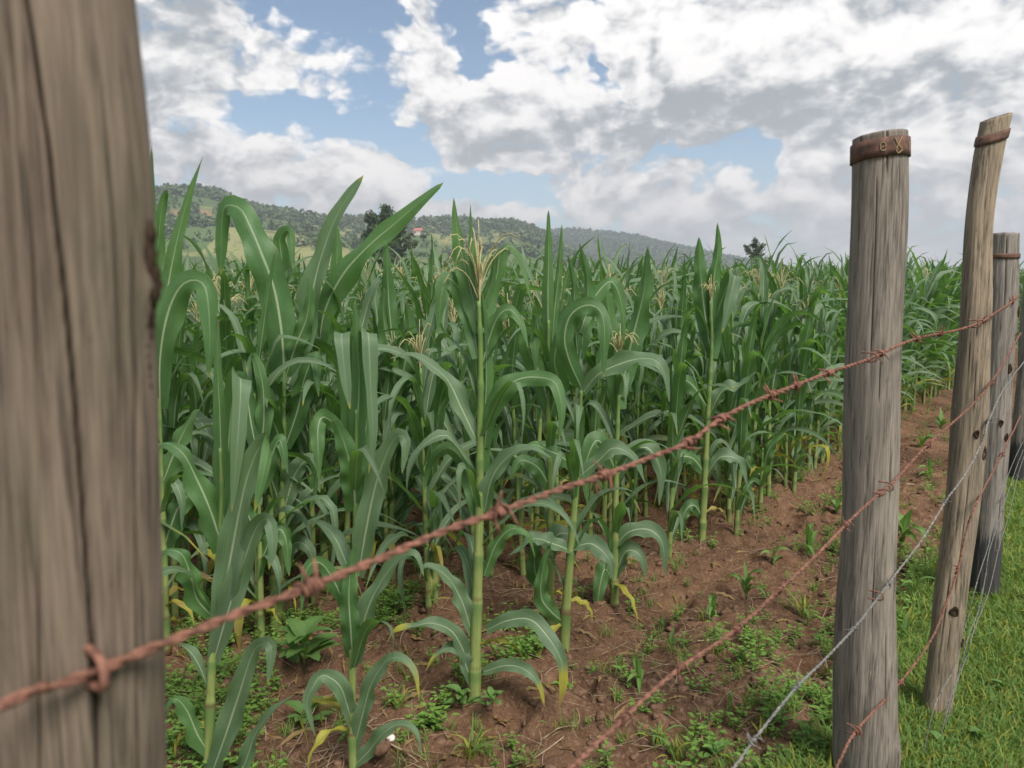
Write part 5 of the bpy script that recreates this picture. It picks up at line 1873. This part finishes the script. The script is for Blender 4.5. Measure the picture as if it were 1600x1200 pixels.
LIT = []
for k in range(8):
    rk = np.random.RandomState(500 + k)
    V, Fs, uv, s = proc_leaf(rk, rk.uniform(0.04, 0.10), 0.011, 0.0, R(12), R(-14), 1.0, n=9, ncol=4, seed=k, wave=0.5)
    LIT.append(MB().add(V - V.mean(0) + [0, 0, 0.006], Fs, uv, 0.95).arrays())
pts, r = field_points(9000, 1.6, 9, lambda x, y, q, pr: np.where(pr > -0.25, 0.30, 0.06) * (q > 0.05), 48)
put_stuff('leaf_litter', M_LEAF, LIT, pts, r, 0.5, 1.2, 'withered brown bits of maize leaf lying between the stalks', 'leaf litter', tilt=0.25)


# seedlings and tufts one can tell apart
def seedling(u, v, hpx, label, kind='maize_seedling', cat='seedling', n=5, wpx=9, seed=1, mat=None, e=(50, 85), yel=0.0, group='young self sown plants on the bare soil strip'):
    p = gpz(u, v)
    h = hpx / F * p.y
    r = np.random.RandomState(seed)
    root = empty(kind, p, label, cat, group)
    if kind == 'grass_clump':
        for b in range(n):
            V, Fs, uv, s = proc_leaf(r, h * r.uniform(0.7, 1.3), wpx / F * p.y, r.rand() * 6.28, R(r.uniform(*e)), R(r.uniform(-40, 40)), 1.1, n=9, ncol=3, seed=b, wave=0)
            MB().add(V + [r.normal() * 0.008, r.normal() * 0.008, 0], Fs, uv, yel if r.rand() < 0.3 else 0, r.rand()).build('blade', mat or M_YOUNG, root)
        return
    tube(MB(), spline([(0, 0, -0.01), (0, 0, h * 0.4)], 5), np.linspace(0.0035, 0.002, 5), 6).build('stem', mat or M_YOUNG, root)
    for b in range(n):
        top = b == n - 1
        az = r.rand() * 0.8 + (b % 2) * 3.14 + seed
        V, Fs, uv, s = proc_leaf(r, h * (0.9 if not top else 0.75) * r.uniform(0.8, 1.1), wpx / F * p.y * r.uniform(0.8, 1.2), az, R(80 if top else r.uniform(*e)), R(60 if top else r.uniform(-80, -5)), 1.1, n=11, ncol=5, seed=b, wave=0.05)
        MB().add(V + [0, 0, h * 0.4 * b / n], Fs, uv, np.repeat(yel * (0.4 + s), 5), r.rand()).build('leaf', mat or M_YOUNG, root)


SEED = [
    (998, 1082, 75, 'young maize shoot with two long arched leaves left of the rusty second strand', 6, 12, 0.0),
    (1035, 985, 42, 'small pale shoot beside the field edge below the corner plant', 4, 8, 0.1),
    (1048, 1012, 34, 'tiny shoot on the soil just under the second strand', 4, 7, 0.1),
    (1113, 968, 55, 'bushy light green seedling in the middle of the bare strip', 7, 8, 0.0),
    (1166, 935, 66, 'feathery seedling between the second strand and the field', 8, 8, 0.0),
    (1208, 880, 40, 'short seedling just before the second strand near the field', 4, 8, 0.0),
    (1262, 868, 62, 'upright broad leaved maize shoot left of the banded post', 4, 13, 0.0),
    (1308, 805, 40, 'upright seedling touching the left side of the banded post', 4, 10, 0.0),
    (1262, 978, 34, 'forked little shoot left of the banded post below the second strand', 3, 9, 0.15),
    (1140, 1112, 44, 'thin single shoot on the open reddish soil', 3, 8, 0.0),
    (1410, 852, 72, 'broad upright maize shoot just right of the banded post', 5, 16, 0.0),
    (1430, 940, 58, 'yellow green shoot with spreading leaves between banded and leaning posts', 6, 9, 0.15),
    (1412, 1010, 66, 'yellowing shoot with one long arched leaf between banded and leaning posts', 5, 10, 0.35),
    (1470, 670, 34, 'bright seedling on the strip far behind the leaning post', 5, 8, 0.0),
    (1440, 700, 36, 'green seedling on the strip beyond the banded post', 5, 8, 0.0),
    (1452, 745, 34, 'small seedling left of the leaning post halfway up', 5, 8, 0.0),
]
for i, (u, v, h, lab, n, w, yel) in enumerate(SEED):
    seedling(u, v, h, lab, n=n, wpx=w, seed=i + 1, yel=yel)
CL = [
    (735, 1185, 70, 'fine dark green grass clump at the bottom left of the soil', 24, 3.4),
    (1255, 965, 66, 'tall wispy grass clump left of the banded post', 18, 3.6),
    (1055, 1190, 60, 'upright grass clump at the bottom below the second strand', 16, 4.5),
    (1030, 1165, 50, 'loose grass clump left of the upright bottom one', 14, 4.0),
    (1195, 1150, 40, 'low grass clump under the galvanized strand', 12, 3.6),
    (1290, 1190, 90, 'long bladed grass clump at the foot of the banded post', 14, 6.0),
    (1400, 1190, 46, 'dense grass clump right of the banded post foot', 20, 3.6),
    (1425, 1150, 46, 'dense grass clump left of the leaning post foot', 20, 3.6),
    (625, 1105, 44, 'small feathery tuft under a maize leaf near the second plant', 26, 1.6),
]
for i, (u, v, h, lab, n, w) in enumerate(CL):
    seedling(u, v, h, lab, 'grass_clump', 'grass clump', n, w, 50 + i, M_GRASS, (45, 88), 0.5, 'grass clumps on the soil strip')


def weed(u, v, spx, label, n, seed, hpx=None, ratio=0.52):
    p = gpz(u, v)
    sc = spx / F * p.y
    r = np.random.RandomState(seed)
    root = empty('weed_plant', p, label, 'weed', 'broad leaved weeds one can tell apart')
    tube(MB(), spline([(0, 0, -0.01), (0.004, 0, sc * 0.6)], 5), 0.0014, 5).build('stem', M_WEED, root)
    for k in range(n):
        a = k * 2.4 + r.rand() * 0.4
        f = r.rand()
        l_ = sc * r.uniform(0.45, 0.75)
        V, Fs, uv, s = proc_leaf(r, l_, l_ * ratio, a, R(30 + 30 * f), R(-15), 1.0, n=8, ncol=5, seed=k, wave=0.03)
        o = np.array([math.cos(a), math.sin(a), 0]) * sc * 0.35 * (1 - f) * r.rand() + [0, 0, sc * (0.12 + 0.5 * f)]
        V2, F2, uv2, s2 = leaf_arrays(*(lambda P_, S, N: (P_, l_ * ratio, S, N))(V.reshape(8, 5, 3)[:, 2], *frames(V.reshape(8, 5, 3)[:, 2], (math.sin(a), -math.cos(a), 0), 0.0)), 0.15, 0.03, k, 5, 0.25, 0.55)
        MB().add(V2 + o, F2, uv2, 0, r.rand()).build('leaf', M_WEED, root)


for i, a_ in enumerate([(722, 1108, 44, 'leafy light green weed at the foot of the tasselled plant', 13), (768, 1108, 40, 'leafy weed spreading right of the tasselled plant foot', 12),
                        (475, 1050, 90, 'tall leafy weed between the two nearest maize plants', 16), (478, 1140, 60, 'lower leafy weed under the tall one between nearest plants', 12),
                        (835, 1020, 36, 'small leafy weed behind the drooping maize leaf', 9), (1118, 1190, 44, 'broad leaved weed alone at the bottom of the bare soil', 8),
                        (1350, 1195, 30, 'little broad leaved weed in front of banded post', 6), (625, 955, 40, 'leafy weed right of the second maize plant', 11),
                        (1570, 1100, 50, 'dark broad leaved weed in the turf at the right edge', 10), (1470, 1190, 50, 'broad leaved weed in the turf below the leaning post', 10),
                        (1530, 1180, 56, 'large leafy weed in the turf at the bottom right', 12)]):
    weed(*a_[:4], a_[4], 200 + i)


def stone(u, v, spx, label, mat, seed, flat=0.7, lift=0.4):
    p = gpz(u, v)
    sc = spx / F * p.y / 2
    r = np.random.RandomState(seed)
    nth, nph = 18, 12
    V = []
    for i in range(nph + 1):
        ph = math.pi * i / nph
        for j in range(nth):
            th = 2 * math.pi * j / nth
            d = np.array([math.sin(ph) * math.cos(th), math.sin(ph) * math.sin(th), math.cos(ph)])
            k = 1 + 0.30 * (vn(d[0] * 1.8 + 5 + seed, d[1] * 1.8 + d[2] * 2.1 + 5, seed) - 0.5) + 0.12 * (vn(d[0] * 5 + 9, d[1] * 5 + d[2] * 4 + 9, seed) - 0.5)
            V.append(d * k * sc * [1, 0.85, flat])
    o = MB().add(V, grid_faces(nph + 1, nth, True)).build('stone', mat, loc=(p.x, p.y, p.z + sc * flat * lift))
    tag(o, label, 'stone', 'stones on the ground')


stone(1438, 1128, 32, 'rounded brown stone leaning against the foot of the leaning post', M_STONE, 1, 0.9, 0.6)
stone(610, 1155, 17, 'small white stone on the soil right of the second maize plant', simple_mat('white_stone', (0.5, 0.42, 0.36), (0.7, 0.64, 0.58), 60), 2)
stone(590, 1172, 44, 'lump of pale brown earth beside the small white stone', M_CLOD, 3, 0.6)
stone(915, 1045, 26, 'reddish clod lying right of the yellow leaf tip', M_CLOD, 4, 0.7)
stone(842, 1010, 20, 'round reddish clod under the arched leaf', M_CLOD, 5, 0.7)
stone(905, 1085, 30, 'dark long clod in the furrow below the hooked plant', M_CLOD, 6, 0.6)
stone(1195, 873, 22, 'dark clod on the strip near the second strand', M_CLOD, 7, 0.7)
stone(300, 1105, 30, 'brown clod behind the nearest maize stalk', M_CLOD, 8, 0.7)


def twig(label, pts, wpx):
    P_ = [gpz(u, v) for (u, v) in pts]
    b = P_[0].copy()
    Q = spline([tuple(p - b + Vector((0, 0, 0.006 + 0.004 * (i % 2)))) for i, p in enumerate(P_)], 16)
    o = tube(MB(), Q, np.linspace(1.0, 0.5, 16) * wpx / F * b.y / 2, 6).build('twig', M_STRAW, loc=b)
    tag(o, label, 'twig', 'dry twigs on the soil')


twig('pale dry twig on the soil left of the second strand', [(1090, 1004), (1118, 1003), (1150, 992)], 3)
twig('long thin dry stem lying at the bottom of the soil', [(820, 1198), (870, 1165), (905, 1130), (900, 1110)], 2.5)
twig('pale stick lying right of the banded post', [(1398, 885), (1420, 896), (1438, 892)], 4)
twig('short pale stick higher right of the banded post', [(1415, 758), (1442, 761)], 4)
twig('curved dry stem in front of the nearest stalks', [(600, 1160), (640, 1185), (665, 1205)], 3)
twig('thin dry stem above the small holes in the soil', [(1150, 1000), (1200, 1010), (1235, 992)], 2.5)

# ------------------------------------------------------------------ haze
hz = MB()
x0, x1, y0_, y1_, z0, z1 = -4200, 4200, -3900, 4200, -8, 230
Vh = [(x0, y0_, z0), (x1, y0_, z0), (x1, y1_, z0), (x0, y1_, z0), (x0, y0_, z1), (x1, y0_, z1), (x1, y1_, z1), (x0, y1_, z1)]
hz.add(Vh, [(3, 2, 1, 0), (4, 5, 6, 7), (0, 1, 5, 4), (1, 2, 6, 5), (2, 3, 7, 6), (3, 0, 4, 7)])
mh, T_, out_ = newmat('haze_air')
pv = T_.n('ShaderNodeVolumePrincipled', {'Color': (0.90, 0.95, 1.0, 1), 'Density': 0.00036, 'Anisotropy': 0.3})
T_.t.links.new(pv.outputs[0], out_.inputs['Volume'])
haze = hz.build('haze', mh, smooth=False)
tag(haze, 'thin pale blue haze in the air over the valley', 'haze', kind='stuff')
